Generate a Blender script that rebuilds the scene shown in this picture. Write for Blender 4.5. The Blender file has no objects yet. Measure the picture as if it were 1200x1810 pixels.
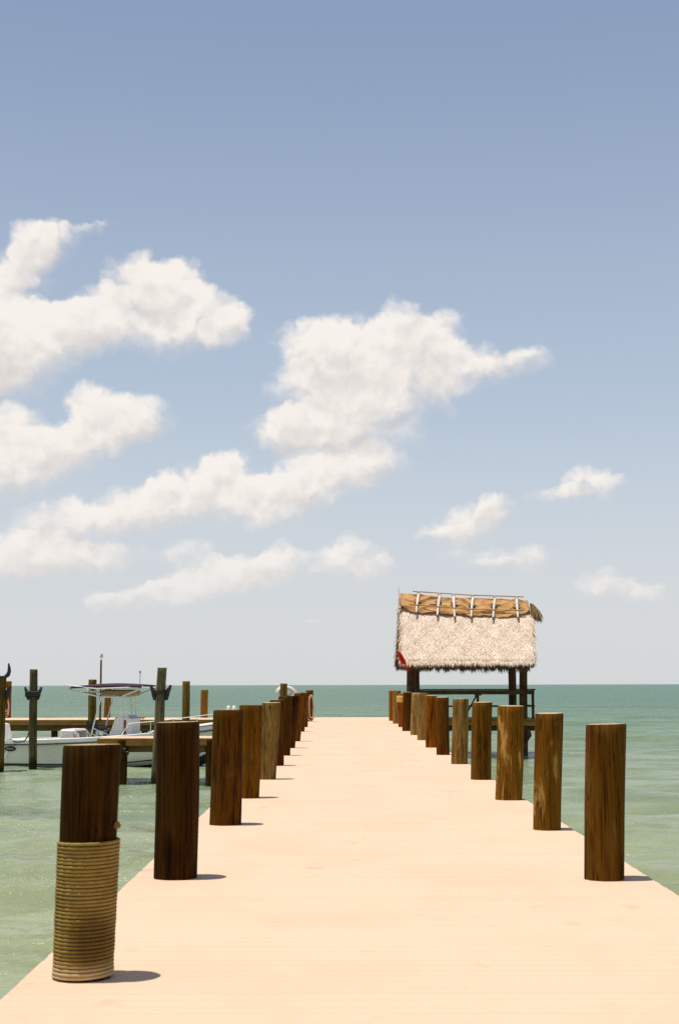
import bpy, math, random
import numpy as np
from mathutils import Vector, Matrix

random.seed(7)
rng = np.random.default_rng(7)
scene = bpy.context.scene
COL = scene.collection
PI = math.pi
R = math.radians

# ------------------------------------------------------------------ camera
cam_d = bpy.data.cameras.new('camera')
cam = bpy.data.objects.new('camera', cam_d)
COL.objects.link(cam)
cam_d.sensor_fit = 'VERTICAL'
cam_d.sensor_height = 36.0
cam_d.lens = 50.0
cam_d.clip_start = 0.1
cam_d.clip_end = 60000
cam.matrix_world = (Matrix.Translation((0, 0, 1.5)) @ Matrix.Rotation(R(0.125), 4, 'Z')
                    @ Matrix.Rotation(R(96.93), 4, 'X') @ Matrix.Rotation(R(-0.13), 4, 'Z'))
cam_d.dof.use_dof = True
cam_d.dof.focus_distance = 30.0
cam_d.dof.aperture_fstop = 6.3
scene.camera = cam

# ------------------------------------------------------------------ exposure
scene.view_settings.view_transform = 'Standard'
scene.view_settings.look = 'None'
scene.view_settings.gamma = 1.0
scene.view_settings.exposure = 0.0
scene.view_settings.use_curve_mapping = False
scene.cycles.use_denoising = False
scene.cycles.max_bounces = 6
scene.cycles.diffuse_bounces = 3
scene.cycles.glossy_bounces = 3
scene.cycles.caustics_reflective = False
scene.cycles.caustics_refractive = False
scene.cycles.sample_clamp_indirect = 4.0
scene.cycles.sample_clamp_direct = 3.0

# ------------------------------------------------------------------ sun
SUN_DIR = Vector((-0.182, -0.02, 0.978)).normalized()
sun_d = bpy.data.lights.new('sun', 'SUN')
sun_d.energy = 4.6
sun_d.angle = R(0.53)
sun_d.color = (1.0, 0.98, 0.935)
sun = bpy.data.objects.new('sun', sun_d)
COL.objects.link(sun)
sun.rotation_euler = SUN_DIR.to_track_quat('Z', 'Y').to_euler()
SUN_EL = math.asin(SUN_DIR.z)
SUN_AZ = math.atan2(SUN_DIR.x, SUN_DIR.y)


# ------------------------------------------------------------------ node helper
class NT:
    def __init__(self, nt):
        self.nt = nt

    def n(self, typ, ins=None, **props):
        nd = self.nt.nodes.new(typ)
        for k, v in props.items():
            setattr(nd, k, v)
        for k, v in (ins or {}).items():
            s = nd.inputs[k]
            if isinstance(v, bpy.types.NodeSocket):
                self.nt.links.new(v, s)
            else:
                s.default_value = v
        return nd

    def math(self, op, a, b=0.0, c=0.0, clamp=False):
        return self.n('ShaderNodeMath', {0: a, 1: b, 2: c}, operation=op, use_clamp=clamp).outputs[0]

    def vec(self, op, a, b=None, c=None, scale=None):
        ins = {0: a}
        if b is not None: ins[1] = b
        if c is not None: ins[2] = c
        if scale is not None: ins['Scale'] = scale
        nd = self.n('ShaderNodeVectorMath', ins, operation=op)
        return nd.outputs['Value'] if op in ('DOT_PRODUCT', 'LENGTH') else nd.outputs['Vector']

    def mix(self, f, a, b, mode='MIX'):
        nd = self.nt.nodes.new('ShaderNodeMix')
        nd.data_type = 'RGBA'; nd.blend_type = mode
        for i, v in ((0, f), (6, a), (7, b)):
            if isinstance(v, bpy.types.NodeSocket):
                self.nt.links.new(v, nd.inputs[i])
            else:
                if i > 0 and len(v) == 3: v = (*v, 1)
                nd.inputs[i].default_value = v
        return nd.outputs[2]

    def ramp(self, f, stops, interp='LINEAR'):
        nd = self.n('ShaderNodeValToRGB', {0: f})
        cr = nd.color_ramp; cr.interpolation = interp
        while len(cr.elements) < len(stops): cr.elements.new(0.5)
        for e, (p, c) in zip(cr.elements, stops):
            e.position = p; e.color = (*c, 1) if len(c) == 3 else c
        return nd.outputs[0]

    def smooth(self, x, a, b, lo=0.0, hi=1.0):
        nd = self.n('ShaderNodeMapRange', {0: x, 1: a, 2: b, 3: lo, 4: hi}, interpolation_type='SMOOTHSTEP')
        return nd.outputs[0]

    def noise(self, v, scale, detail=3.0, rough=0.5, dist=0.0, out=0):
        nd = self.n('ShaderNodeTexNoise', {'Vector': v, 'Scale': scale, 'Detail': detail, 'Roughness': rough, 'Distortion': dist})
        return nd.outputs[out]

    def mapping(self, v, scale=(1, 1, 1), loc=(0, 0, 0)):
        return self.n('ShaderNodeMapping', {'Vector': v, 'Scale': scale, 'Location': loc}).outputs[0]


# ------------------------------------------------------------------ sky (world)
# cumulus puffs: azimuth, elevation, half width, half height (degrees), weight
PUFFS = [(-12.58,17.05,1.01,0.90,1.00),(-11.69,17.32,0.95,0.82,1.00),(-12.90,16.16,1.12,0.91,0.90),(-13.55,15.58,1.00,0.76,0.80),(-10.57,18.03,0.91,0.24,0.55),(-9.78,18.30,0.73,0.17,0.50),(-8.25,15.95,1.43,1.10,1.00),(-6.86,15.66,1.39,1.15,1.00),(-5.92,14.68,1.62,1.15,1.00),(-9.37,14.69,1.94,0.99,1.00),(-11.16,13.96,2.04,1.10,1.00),(-12.50,13.56,2.24,1.36,1.00),(-14.26,13.47,1.99,1.85,1.00),(-4.76,14.26,0.88,0.89,0.80),(-13.36,12.42,2.11,0.99,0.90),(-7.30,13.76,2.07,0.85,0.80),(-4.11,14.38,0.51,0.63,0.50),(-14.43,11.71,1.98,0.88,0.70),(-10.09,11.00,1.04,0.89,1.00),(-8.28,10.71,1.18,0.94,1.00),(-9.29,10.12,1.70,0.94,1.00),(-10.84,9.30,1.68,0.94,1.00),(-12.38,8.81,1.88,1.11,1.00),(-13.29,9.89,1.14,1.06,1.00),(-13.68,8.21,1.86,0.93,0.90),(-0.81,13.17,1.86,1.39,1.10),(0.82,13.28,1.98,1.39,1.10),(2.50,14.16,1.05,1.16,1.00),(3.89,13.69,1.06,1.16,1.00),(2.91,12.70,2.20,1.35,1.00),(-0.11,11.60,2.55,1.45,1.05),(-1.97,10.12,1.73,0.91,1.00),(0.81,10.57,2.31,1.18,1.00),(-0.81,9.86,2.19,0.70,0.75),(5.22,12.66,1.80,1.00,0.72),(6.83,12.62,1.45,0.62,0.55),(7.86,12.81,0.90,0.52,0.40),(4.05,11.55,1.38,0.86,0.50),(-1.51,14.52,0.37,0.31,0.40),(0.80,8.75,1.61,0.82,1.00),(-1.04,8.23,1.96,1.02,1.00),(-2.42,7.50,1.95,1.02,1.00),(-3.45,6.70,1.60,0.73,0.60),(-4.72,8.05,1.42,1.09,0.90),(-6.31,7.36,2.28,1.00,0.74),(-8.33,6.88,2.26,0.92,0.76),(-10.79,6.40,2.12,0.80,0.74),(-7.22,7.86,0.59,0.59,0.70),(-4.83,8.62,0.69,0.59,0.80),(-12.30,5.14,2.09,0.78,0.85),(-10.10,5.14,2.68,0.55,0.70),(-13.26,4.56,1.97,0.80,0.80),(-11.19,4.70,2.66,0.56,0.60),(-2.53,4.88,0.96,0.77,1.00),(-3.89,4.49,1.59,0.73,0.90),(-6.05,5.09,1.13,0.68,0.60),(-5.25,4.03,1.82,0.54,0.80),(-7.39,3.50,1.80,0.54,0.90),(-6.72,3.73,1.13,0.50,0.90),(-8.84,3.27,1.34,0.49,0.90),(-0.13,5.33,1.33,0.68,0.60),(0.10,4.49,1.26,0.59,0.55),(1.51,4.76,0.68,0.55,0.55),(6.21,6.92,0.72,0.68,1.00),(5.13,6.43,1.32,0.82,1.00),(4.22,5.94,0.96,0.50,0.80),(9.90,7.86,1.07,0.72,0.80),(10.79,7.79,0.80,0.49,0.50),(8.66,7.44,1.16,0.41,0.70),(7.60,5.04,1.08,0.50,0.60),(6.47,4.65,1.35,0.41,0.50),(10.25,4.04,1.01,0.58,0.70),(11.23,3.71,1.57,0.49,0.60),(12.21,3.41,0.91,0.49,0.45),(-1.32,2.43,0.32,0.18,0.50),
         (-11.5,5.6,3.2,1.0,0.30),(-6.3,6.7,3.0,0.9,0.22),(-4.4,4.2,2.6,0.8,0.40),(0.3,4.8,1.8,0.9,0.45),(-12.6,7.3,2.2,0.8,0.25),(5.6,5.0,2.1,0.6,0.40),(2.6,9.4,1.3,0.9,0.30)]
SKY_STRENGTH = 0.1


def build_world():
    w = bpy.data.worlds.new('World')
    scene.world = w
    w.use_nodes = True
    w.node_tree.nodes.clear()
    t = NT(w.node_tree)
    geo = t.n('ShaderNodeTexCoord').outputs['Generated']
    sky = t.n('ShaderNodeTexSky')
    sky.sky_type = 'NISHITA'; sky.sun_disc = False
    sky.sun_elevation = SUN_EL; sky.sun_rotation = SUN_AZ
    sky.altitude = 0; sky.air_density = 1.0; sky.dust_density = 1.6; sky.ozone_density = 1.6
    sep = t.n('ShaderNodeSeparateXYZ', {0: geo})
    x, y, z = sep.outputs
    el = t.math('MULTIPLY', t.math('ARCSINE', z), 180 / PI)
    az = t.math('MULTIPLY', t.math('ARCTAN2', x, y), 180 / PI)
    # humid subtropical air: pale, slightly warm towards the horizon, softened blue above
    hsv = t.n('ShaderNodeHueSaturation', {'Hue': 0.505, 'Saturation': 0.66, 'Value': 1.0, 'Color': sky.outputs[0]}).outputs[0]
    g = 1 / SKY_STRENGTH
    pale = (0.725 * g, 0.745 * g, 0.755 * g)
    blue = (0.255 * g, 0.345 * g, 0.525 * g)
    mid = (0.515 * g, 0.62 * g, 0.735 * g)
    elp = t.math('MAXIMUM', el, 0.0)
    f_low = t.smooth(elp, 0.0, 13.0)
    f_hi = t.smooth(elp, 5.0, 29.0)
    grad = t.mix(f_hi, t.mix(f_low, pale, mid), blue)
    zen = (0.165 * g, 0.215 * g, 0.345 * g)
    grad = t.mix(t.smooth(elp, 24.0, 62.0), grad, zen)
    base = t.mix(0.88, hsv, grad)
    # --- clouds
    p0 = t.n('ShaderNodeCombineXYZ', {0: az, 1: el, 2: 0.0}).outputs[0]
    n1 = t.noise(p0, 0.55, 2.0, 0.5, out=1)
    n2 = t.noise(p0, 2.1, 3.0, 0.55, out=1)
    w1 = t.vec('MULTIPLY', t.vec('SUBTRACT', n1, (0.5, 0.5, 0.5)), (1.3, 0.9, 0))
    w2 = t.vec('MULTIPLY', t.vec('SUBTRACT', n2, (0.5, 0.5, 0.5)), (0.7, 0.6, 0))
    p = t.vec('ADD', p0, t.vec('ADD', w1, w2))
    acc = None
    pk = p
    for i, (ca, ce, ra, re, wt) in enumerate(PUFFS):
        ra *= 1.34; re *= 1.30
        if i and i % 8 == 0:      # keeps the puffs evaluated a few at a time (shader stack)
            pk = t.vec('MULTIPLY_ADD', acc, (1e-9, 1e-9, 1e-9), p)
        q = t.vec('MULTIPLY_ADD', pk, (1 / ra, 1 / re, 0), (-ca / ra, -ce / re, 1.0))
        d = t.vec('DOT_PRODUCT', q, q)               # 1 + r^2
        gk = t.math('MULTIPLY_ADD', d, -wt, 2 * wt, clamp=True)
        sc = t.vec('SCALE', q, scale=gk)
        acc = sc if acc is None else t.vec('ADD', acc, sc)
    sa = t.n('ShaderNodeSeparateXYZ', {0: acc})
    sx, sy, S = sa.outputs
    hy = t.math('DIVIDE', sy, t.math('MAXIMUM', S, 0.05))
    hx = t.math('DIVIDE', sx, t.math('MAXIMUM', S, 0.05))
    # generic fair-weather cumulus everywhere the photograph does not look
    pg = t.mapping(geo, (1, 1, 1.9))
    ng = t.noise(pg, 3.4, 6.0, 0.5)
    band = t.math('MULTIPLY', t.smooth(el, 1.5, 6.0), t.smooth(el, 40.0, 12.0))
    away = t.smooth(t.math('ABSOLUTE', az), 15.5, 21.0)
    G = t.math('MULTIPLY', t.math('MULTIPLY', t.smooth(ng, 0.47, 0.70), 1.3), t.math('MULTIPLY', band, away))
    S2 = t.math('ADD', S, G)
    fb = t.noise(p, 1.25, 3.2, 0.50)
    fb2 = t.noise(t.vec('ADD', p0, (0.10, -0.40, 0)), 1.25, 3.2, 0.50)
    fbc = t.math('SUBTRACT', fb, 0.5)
    edge = t.math('MULTIPLY_ADD', fbc, 0.95, S2)
    soft = t.smooth(t.math('MULTIPLY_ADD', hx, -0.35, hy), -0.6, 0.5, 2.0, 0.80)     # crisp crowns, fading bases
    dens = t.smooth(t.math('DIVIDE', t.math('SUBTRACT', edge, 0.10), soft), 0.0, 1.0)
    dens = t.math('MULTIPLY', dens, t.smooth(S2, 0.0, 0.12))
    dens = t.math('MULTIPLY', dens, t.smooth(el, 0.2, 5.5, 0.5, 1.0))
    lit = t.math('MULTIPLY_ADD', hy, 0.85, 0.62)
    lit = t.math('MULTIPLY_ADD', hx, -0.16, lit)
    big = t.noise(p0, 0.45, 3.0, 0.5)
    lit = t.math('MULTIPLY_ADD', t.math('SUBTRACT', big, 0.5), 1.1, lit)
    lit = t.math('MULTIPLY_ADD', t.math('SUBTRACT', fb, fb2), 1.0, lit)
    lit = t.smooth(lit, -0.05, 1.05)
    ccol = t.mix(lit, (0.70 * g, 0.665 * g, 0.645 * g), (0.94 * g, 0.885 * g, 0.835 * g))
    ccol = t.mix(t.math('MULTIPLY', t.smooth(el, 8.0, 0.0), 0.6), ccol, pale)
    c = t.mix(dens, base, ccol)
    bg = t.n('ShaderNodeBackground', {'Color': c, 'Strength': SKY_STRENGTH})
    out = t.n('ShaderNodeOutputWorld')
    w.node_tree.links.new(bg.outputs[0], out.inputs[0])
    w.cycles.sampling_method = 'MANUAL'
    w.cycles.sample_map_resolution = 512


build_world()


# ------------------------------------------------------------------ materials
def new_mat(name):
    m = bpy.data.materials.new(name)
    m.use_nodes = True
    m.node_tree.nodes.clear()
    return m, NT(m.node_tree)


def finish(m, t, color, rough=0.6, bump=None, bump_strength=0.3, bump_dist=0.01, spec=0.5, metallic=0.0, extra=None):
    ins = {'Base Color': color if isinstance(color, bpy.types.NodeSocket) else (*color[:3], 1),
           'Roughness': rough, 'Specular IOR Level': spec, 'Metallic': metallic}
    ins.update(extra or {})
    if bump is not None:
        ins['Normal'] = t.n('ShaderNodeBump', {'Height': bump, 'Strength': bump_strength, 'Distance': bump_dist}).outputs[0]
    b = t.n('ShaderNodeBsdfPrincipled', ins)
    o = t.n('ShaderNodeOutputMaterial')
    t.nt.links.new(b.outputs[0], o.inputs[0])
    return m


def simple_mat(name, color, rough=0.5, var=0.12, scale=6.0, metallic=0.0, spec=0.5):
    m, t = new_mat(name)
    co = t.n('ShaderNodeTexCoord').outputs['Object']
    n = t.noise(co, scale, 5.0, 0.6)
    c = t.mix(n, tuple(v * (1 - var) for v in color), tuple(min(1, v * (1 + var)) for v in color))
    return finish(m, t, c, rough, bump=n, bump_strength=0.08, spec=spec, metallic=metallic)


def mat_piling():
    """treated round timber; obj.color tints it, the object's random shifts the grain"""
    m, t = new_mat('treated_piling_wood')
    oi = t.n('ShaderNodeObjectInfo')
    co = t.n('ShaderNodeTexCoord').outputs['Object']
    sh = t.n('ShaderNodeCombineXYZ', {0: t.math('MULTIPLY', oi.outputs['Random'], 37.0), 1: t.math('MULTIPLY', oi.outputs['Random'], 91.0), 2: t.math('MULTIPLY', oi.outputs['Random'], 53.0)}).outputs[0]
    v = t.vec('ADD', co, sh)
    streak = t.noise(t.mapping(v, (15, 15, 0.9)), 1.0, 6.0, 0.66, 0.15)
    fine = t.noise(t.mapping(v, (80, 80, 4.5)), 1.0, 4.0, 0.65)
    patch = t.noise(t.mapping(v, (3.2, 3.2, 1.1)), 1.0, 4.0, 0.55, 0.6)
    peel = t.noise(t.mapping(v, (7, 7, 1.7)), 1.0, 5.0, 0.6, 0.4)
    s = t.math('ADD', t.math('MULTIPLY', streak, 0.65), t.math('MULTIPLY', fine, 0.35))
    dark = t.mix(patch, (0.030, 0.0135, 0.0018), (0.072, 0.033, 0.004))
    mid = t.mix(t.smooth(patch, 0.35, 0.65), (0.190, 0.074, 0.005), (0.130, 0.066, 0.006))
    c = t.mix(t.smooth(t.math('MULTIPLY_ADD', patch, 0.45, t.math('MULTIPLY_ADD', s, 0.75, -0.10)), 0.36, 0.56), dark, mid)
    c = t.mix(t.smooth(s, 0.57, 0.68), c, (0.27, 0.145, 0.030))
    c = t.mix(t.math('MULTIPLY', t.smooth(peel, 0.56, 0.63), t.n('ShaderNodeAttribute', attribute_type='OBJECT', attribute_name='peel').outputs['Fac']), c, (0.36, 0.225, 0.075))
    knot = t.noise(t.mapping(v, (6, 6, 3.0)), 1.0, 3.0, 0.5, 1.5)
    c = t.mix(t.math('MULTIPLY', t.smooth(knot, 0.66, 0.78), 0.5), c, (0.022, 0.010, 0.002))
    # silvered wood on the older posts (object colour alpha)
    grey = t.mix(t.smooth(s, 0.38, 0.60), (0.10, 0.068, 0.022), (0.31, 0.225, 0.095))
    c = t.mix(t.math('SUBTRACT', 1.0, oi.outputs['Alpha']), c, grey)
    # thin drying checks
    chk = t.noise(t.mapping(v, (26, 26, 0.55)), 1.0, 2.0, 0.5, 0.5)
    crack = t.smooth(t.math('ABSOLUTE', t.math('SUBTRACT', chk, 0.5)), 0.0, 0.017)
    c = t.mix(t.math('MULTIPLY', t.math('SUBTRACT', 1.0, crack), 0.85), c, (0.012, 0.006, 0.002))
    c = t.mix(1.0, c, oi.outputs['Color'], 'MULTIPLY')
    # green growth and wet dark band near the water
    zz = t.n('ShaderNodeSeparateXYZ', {0: co}).outputs[2]
    wet = t.smooth(t.math('MULTIPLY_ADD', peel, 0.3, zz), -0.62, -0.98)
    c = t.mix(wet, c, (0.022, 0.024, 0.006))
    h = t.math('ADD', t.math('MULTIPLY', s, 0.6), t.math('MULTIPLY', crack, 0.5))
    return finish(m, t, c, 0.75, bump=h, bump_strength=0.7, bump_dist=0.015, spec=0.05)


def mat_cut_top():
    m, t = new_mat('end_grain_wood')
    co = t.n('ShaderNodeTexCoord').outputs['Object']
    r = t.vec('LENGTH', t.vec('MULTIPLY', co, (1, 1, 0)))
    ring = t.math('SINE', t.math('MULTIPLY', t.math('ADD', r, t.math('MULTIPLY', t.noise(co, 9.0, 3.0), 0.03)), 420.0))
    c = t.mix(t.math('MULTIPLY_ADD', ring, 0.5, 0.5), (0.50, 0.355, 0.18), (0.62, 0.455, 0.25))
    c = t.mix(t.smooth(t.noise(co, 14.0, 3.0), 0.5, 0.7), c, (0.22, 0.13, 0.06))
    return finish(m, t, c, 0.85, bump=ring, bump_strength=0.1)


def mat_deck():
    m, t = new_mat('sand_composite_decking')
    oi = t.n('ShaderNodeObjectInfo')
    geo = t.n('ShaderNodeNewGeometry').outputs['Position']
    co = t.vec('ADD', geo, t.n('ShaderNodeCombineXYZ', {0: t.math('MULTIPLY', oi.outputs['Random'], 50.0)}).outputs[0])
    grain = t.noise(t.mapping(co, (1.6, 42, 8)), 1.0, 4.0, 0.6)
    stain = t.noise(t.mapping(geo, (0.8, 0.5, 1)), 1.0, 5.0, 0.6)
    spot = t.noise(t.mapping(geo, (2.4, 2.0, 1), (3.1, 7.7, 0)), 1.0, 3.0, 0.5)
    speck = t.noise(geo, 130.0, 2.0, 0.6)
    c = t.mix(grain, (0.680, 0.464, 0.308), (0.705, 0.486, 0.326))
    c = t.mix(t.math('MULTIPLY', t.smooth(stain, 0.42, 0.72), 0.35), c, (0.60, 0.39, 0.25))
    c = t.mix(t.math('MULTIPLY', t.smooth(spot, 0.63, 0.76), 0.4), c, (0.42, 0.27, 0.15))
    c = t.mix(t.math('MULTIPLY', t.smooth(speck, 0.58, 0.75), 0.18), c, (0.45, 0.29, 0.16))
    v = t.math('MULTIPLY_ADD', oi.outputs['Random'], 0.03, 0.98)
    c = t.vec('SCALE', c, scale=v)
    return finish(m, t, c, 0.8, bump=grain, bump_strength=0.25, bump_dist=0.002, spec=0.25)


def mat_lumber(name, a, b, rough=0.75):
    m, t = new_mat(name)
    oi = t.n('ShaderNodeObjectInfo')
    co = t.vec('ADD', t.n('ShaderNodeTexCoord').outputs['Object'], t.n('ShaderNodeCombineXYZ', {2: t.math('MULTIPLY', oi.outputs['Random'], 40.0)}).outputs[0])
    g1 = t.noise(t.mapping(co, (2.0, 2.0, 14.0)), 1.0, 5.0, 0.6, 0.3)
    g2 = t.noise(co, 3.0, 4.0, 0.55)
    c = t.mix(t.smooth(t.math('MULTIPLY_ADD', g2, 0.5, t.math('MULTIPLY', g1, 0.5)), 0.35, 0.65), a, b)
    return finish(m, t, c, rough, bump=g1, bump_strength=0.3, bump_dist=0.006, spec=0.25)


def mat_rope():
    m, t = new_mat('manila_rope')
    co = t.n('ShaderNodeTexCoord').outputs['Object']
    fib = t.noise(t.mapping(co, (30, 30, 140)), 1.0, 4.0, 0.6)
    blot = t.noise(co, 5.0, 4.0, 0.55)
    c = t.mix(fib, (0.21, 0.132, 0.026), (0.43, 0.29, 0.078))
    c = t.mix(t.math('MULTIPLY', t.smooth(blot, 0.45, 0.70), 0.7), c, (0.19, 0.11, 0.022))
    # brown mud stain low on the front, towards the walkway
    d = t.vec('LENGTH', t.vec('MULTIPLY', t.vec('SUBTRACT', co, (0.075, -0.17, 0.20)), (7.5, 4.0, 6.2)))
    d = t.math('MULTIPLY_ADD', blot, 0.7, d)
    c = t.mix(t.smooth(d, 1.65, 0.70, 0.0, 0.72), c, (0.075, 0.036, 0.008))
    # sun-bleached lowest turns
    zz = t.n('ShaderNodeSeparateXYZ', {0: co}).outputs[2]
    c = t.mix(t.smooth(t.math('MULTIPLY_ADD', blot, 0.05, zz), 0.14, 0.05), c, (0.55, 0.40, 0.20))
    return finish(m, t, c, 0.9, bump=fib, bump_strength=0.5, bump_dist=0.003, spec=0.15)


def mat_thatch():
    m, t = new_mat('palm_thatch')
    ri = t.n('ShaderNodeNewGeometry').outputs['Random Per Island']
    co = t.n('ShaderNodeTexCoord').outputs['Object']
    n = t.noise(co, 2.6, 4.0, 0.6)
    c = t.ramp(ri, [(0.0, (0.58, 0.40, 0.25)), (0.08, (0.74, 0.56, 0.40)), (0.5, (0.83, 0.655, 0.50)), (1.0, (0.89, 0.73, 0.575))])
    c = t.mix(t.math('MULTIPLY', t.smooth(n, 0.5, 0.72), 0.3), c, (0.68, 0.50, 0.34))
    return finish(m, t, c, 0.85, spec=0.15)


def mat_sea():
    m, t = new_mat('sea_water')
    geo = t.n('ShaderNodeNewGeometry').outputs['Position']
    dist = t.vec('LENGTH', geo)
    big = t.noise(t.mapping(geo, (0.035, 0.10, 1)), 1.0, 4.0, 0.55, 0.4)
    mid = t.noise(t.mapping(geo, (0.35, 0.75, 1)), 1.0, 4.0, 0.6, 0.3)
    # shallow sandy bottom near shore turning to deeper blue-green offshore
    near = t.mix(t.smooth(mid, 0.35, 0.68), (0.240, 0.265, 0.125), (0.325, 0.350, 0.195))
    far = t.mix(t.smooth(mid, 0.3, 0.7), (0.064, 0.130, 0.076), (0.104, 0.190, 0.118))
    deep = t.math('MULTIPLY_ADD', t.math('SUBTRACT', big, 0.5), 0.55, t.math('DIVIDE', t.math('LOGARITHM', t.math('MAXIMUM', dist, 5.0), 10.0), 1.0))
    c = t.mix(t.smooth(deep, 1.15, 2.45), near, far)
    grass = t.smooth(big, 0.56, 0.68)
    c = t.mix(t.math('MULTIPLY', grass, 0.35), c, (0.05, 0.095, 0.045))
    r1 = t.noise(t.mapping(geo, (2.6, 4.6, 1)), 1.0, 4.0, 0.6, 0.4)
    r2 = t.noise(t.mapping(geo, (0.75, 1.9, 1)), 1.0, 5.0, 0.60, 0.6)
    h = t.math('ADD', t.math('MULTIPLY', r1, 0.03), t.math('MULTIPLY', r2, 0.30))
    b = t.n('ShaderNodeBump', {'Height': h, 'Strength': 0.75, 'Distance': 1.0}).outputs[0]
    p = t.n('ShaderNodeBsdfPrincipled', {'Base Color': c, 'Roughness': t.smooth(deep, 1.2, 2.3, 0.10, 0.30), 'IOR': 1.33, 'Specular IOR Level': t.smooth(deep, 1.2, 2.2, 0.5, 0.12), 'Normal': b})
    o = t.n('ShaderNodeOutputMaterial')
    t.nt.links.new(p.outputs[0], o.inputs[0])
    return m


def mat_canvas(name, a, b, scale=4.0):
    m, t = new_mat(name)
    co = t.n('ShaderNodeTexCoord').outputs['Object']
    n = t.noise(co, scale, 5.0, 0.6, 0.4)
    wv = t.noise(co, 60.0, 2.0, 0.5)
    c = t.mix(t.smooth(n, 0.35, 0.68), a, b)
    return finish(m, t, c, 0.85, bump=wv, bump_strength=0.15, bump_dist=0.004, spec=0.15)


M = dict(
    piling=mat_piling(), cut=mat_cut_top(), deck=mat_deck(), rope=mat_rope(), thatch=mat_thatch(), sea=mat_sea(),
    fascia=mat_lumber('orange_brown_fascia_timber', (0.22, 0.105, 0.018), (0.36, 0.185, 0.042)),  # the timber's own orange-brown, for fascias and hut deck
    beam=mat_lumber('weathered_beam_timber', (0.10, 0.055, 0.02), (0.20, 0.12, 0.055)),
    hutwood=mat_lumber('dark_hut_timber', (0.035, 0.018, 0.006), (0.085, 0.045, 0.014)),
    bamboo=mat_lumber('bamboo_pole', (0.36, 0.19, 0.07), (0.52, 0.31, 0.13)),
    peg=mat_lumber('bleached_stick', (0.62, 0.52, 0.42), (0.78, 0.70, 0.60)),
    tarp=mat_canvas('burlap_ridge_cloth', (0.46, 0.235, 0.085), (0.58, 0.32, 0.13), 2.5),
    red=mat_canvas('red_cloth', (0.50, 0.025, 0.015), (0.62, 0.05, 0.03)),
    hull=simple_mat('white_gelcoat', (0.80, 0.765, 0.71), 0.28, 0.05, 2.0),
    bottom=simple_mat('black_bottom_paint', (0.018, 0.018, 0.016), 0.6),
    black=simple_mat('black_rubber', (0.014, 0.014, 0.015), 0.55),
    alu=simple_mat('white_painted_tube', (0.85, 0.81, 0.75), 0.3, 0.04),
    navy=mat_canvas('dark_plum_canvas', (0.045, 0.022, 0.034), (0.07, 0.035, 0.05)),
    tan=mat_canvas('tan_canvas', (0.38, 0.27, 0.13), (0.46, 0.34, 0.18)),
    vinyl=simple_mat('pale_vinyl', (0.74, 0.67, 0.60), 0.5, 0.08),
    white=simple_mat('white_plastic', (0.86, 0.815, 0.75), 0.4, 0.05),
    pink=simple_mat('pale_pink_rope', (0.62, 0.40, 0.29), 0.85, 0.15, 30.0),
    yellow=simple_mat('yellow_rope', (0.66, 0.40, 0.09), 0.85, 0.2, 30.0),
    rust=simple_mat('rusty_steel', (0.19, 0.075, 0.035), 0.8, 0.35, 9.0),
    steel=simple_mat('galvanised_steel', (0.30, 0.27, 0.24), 0.45, 0.15, 9.0, metallic=0.6),
    glass=simple_mat('smoked_acrylic', (0.16, 0.15, 0.14), 0.08, 0.02),
    gull=simple_mat('pale_grey_feathers', (0.66, 0.64, 0.62), 0.8, 0.1, 20.0),
)


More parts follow.
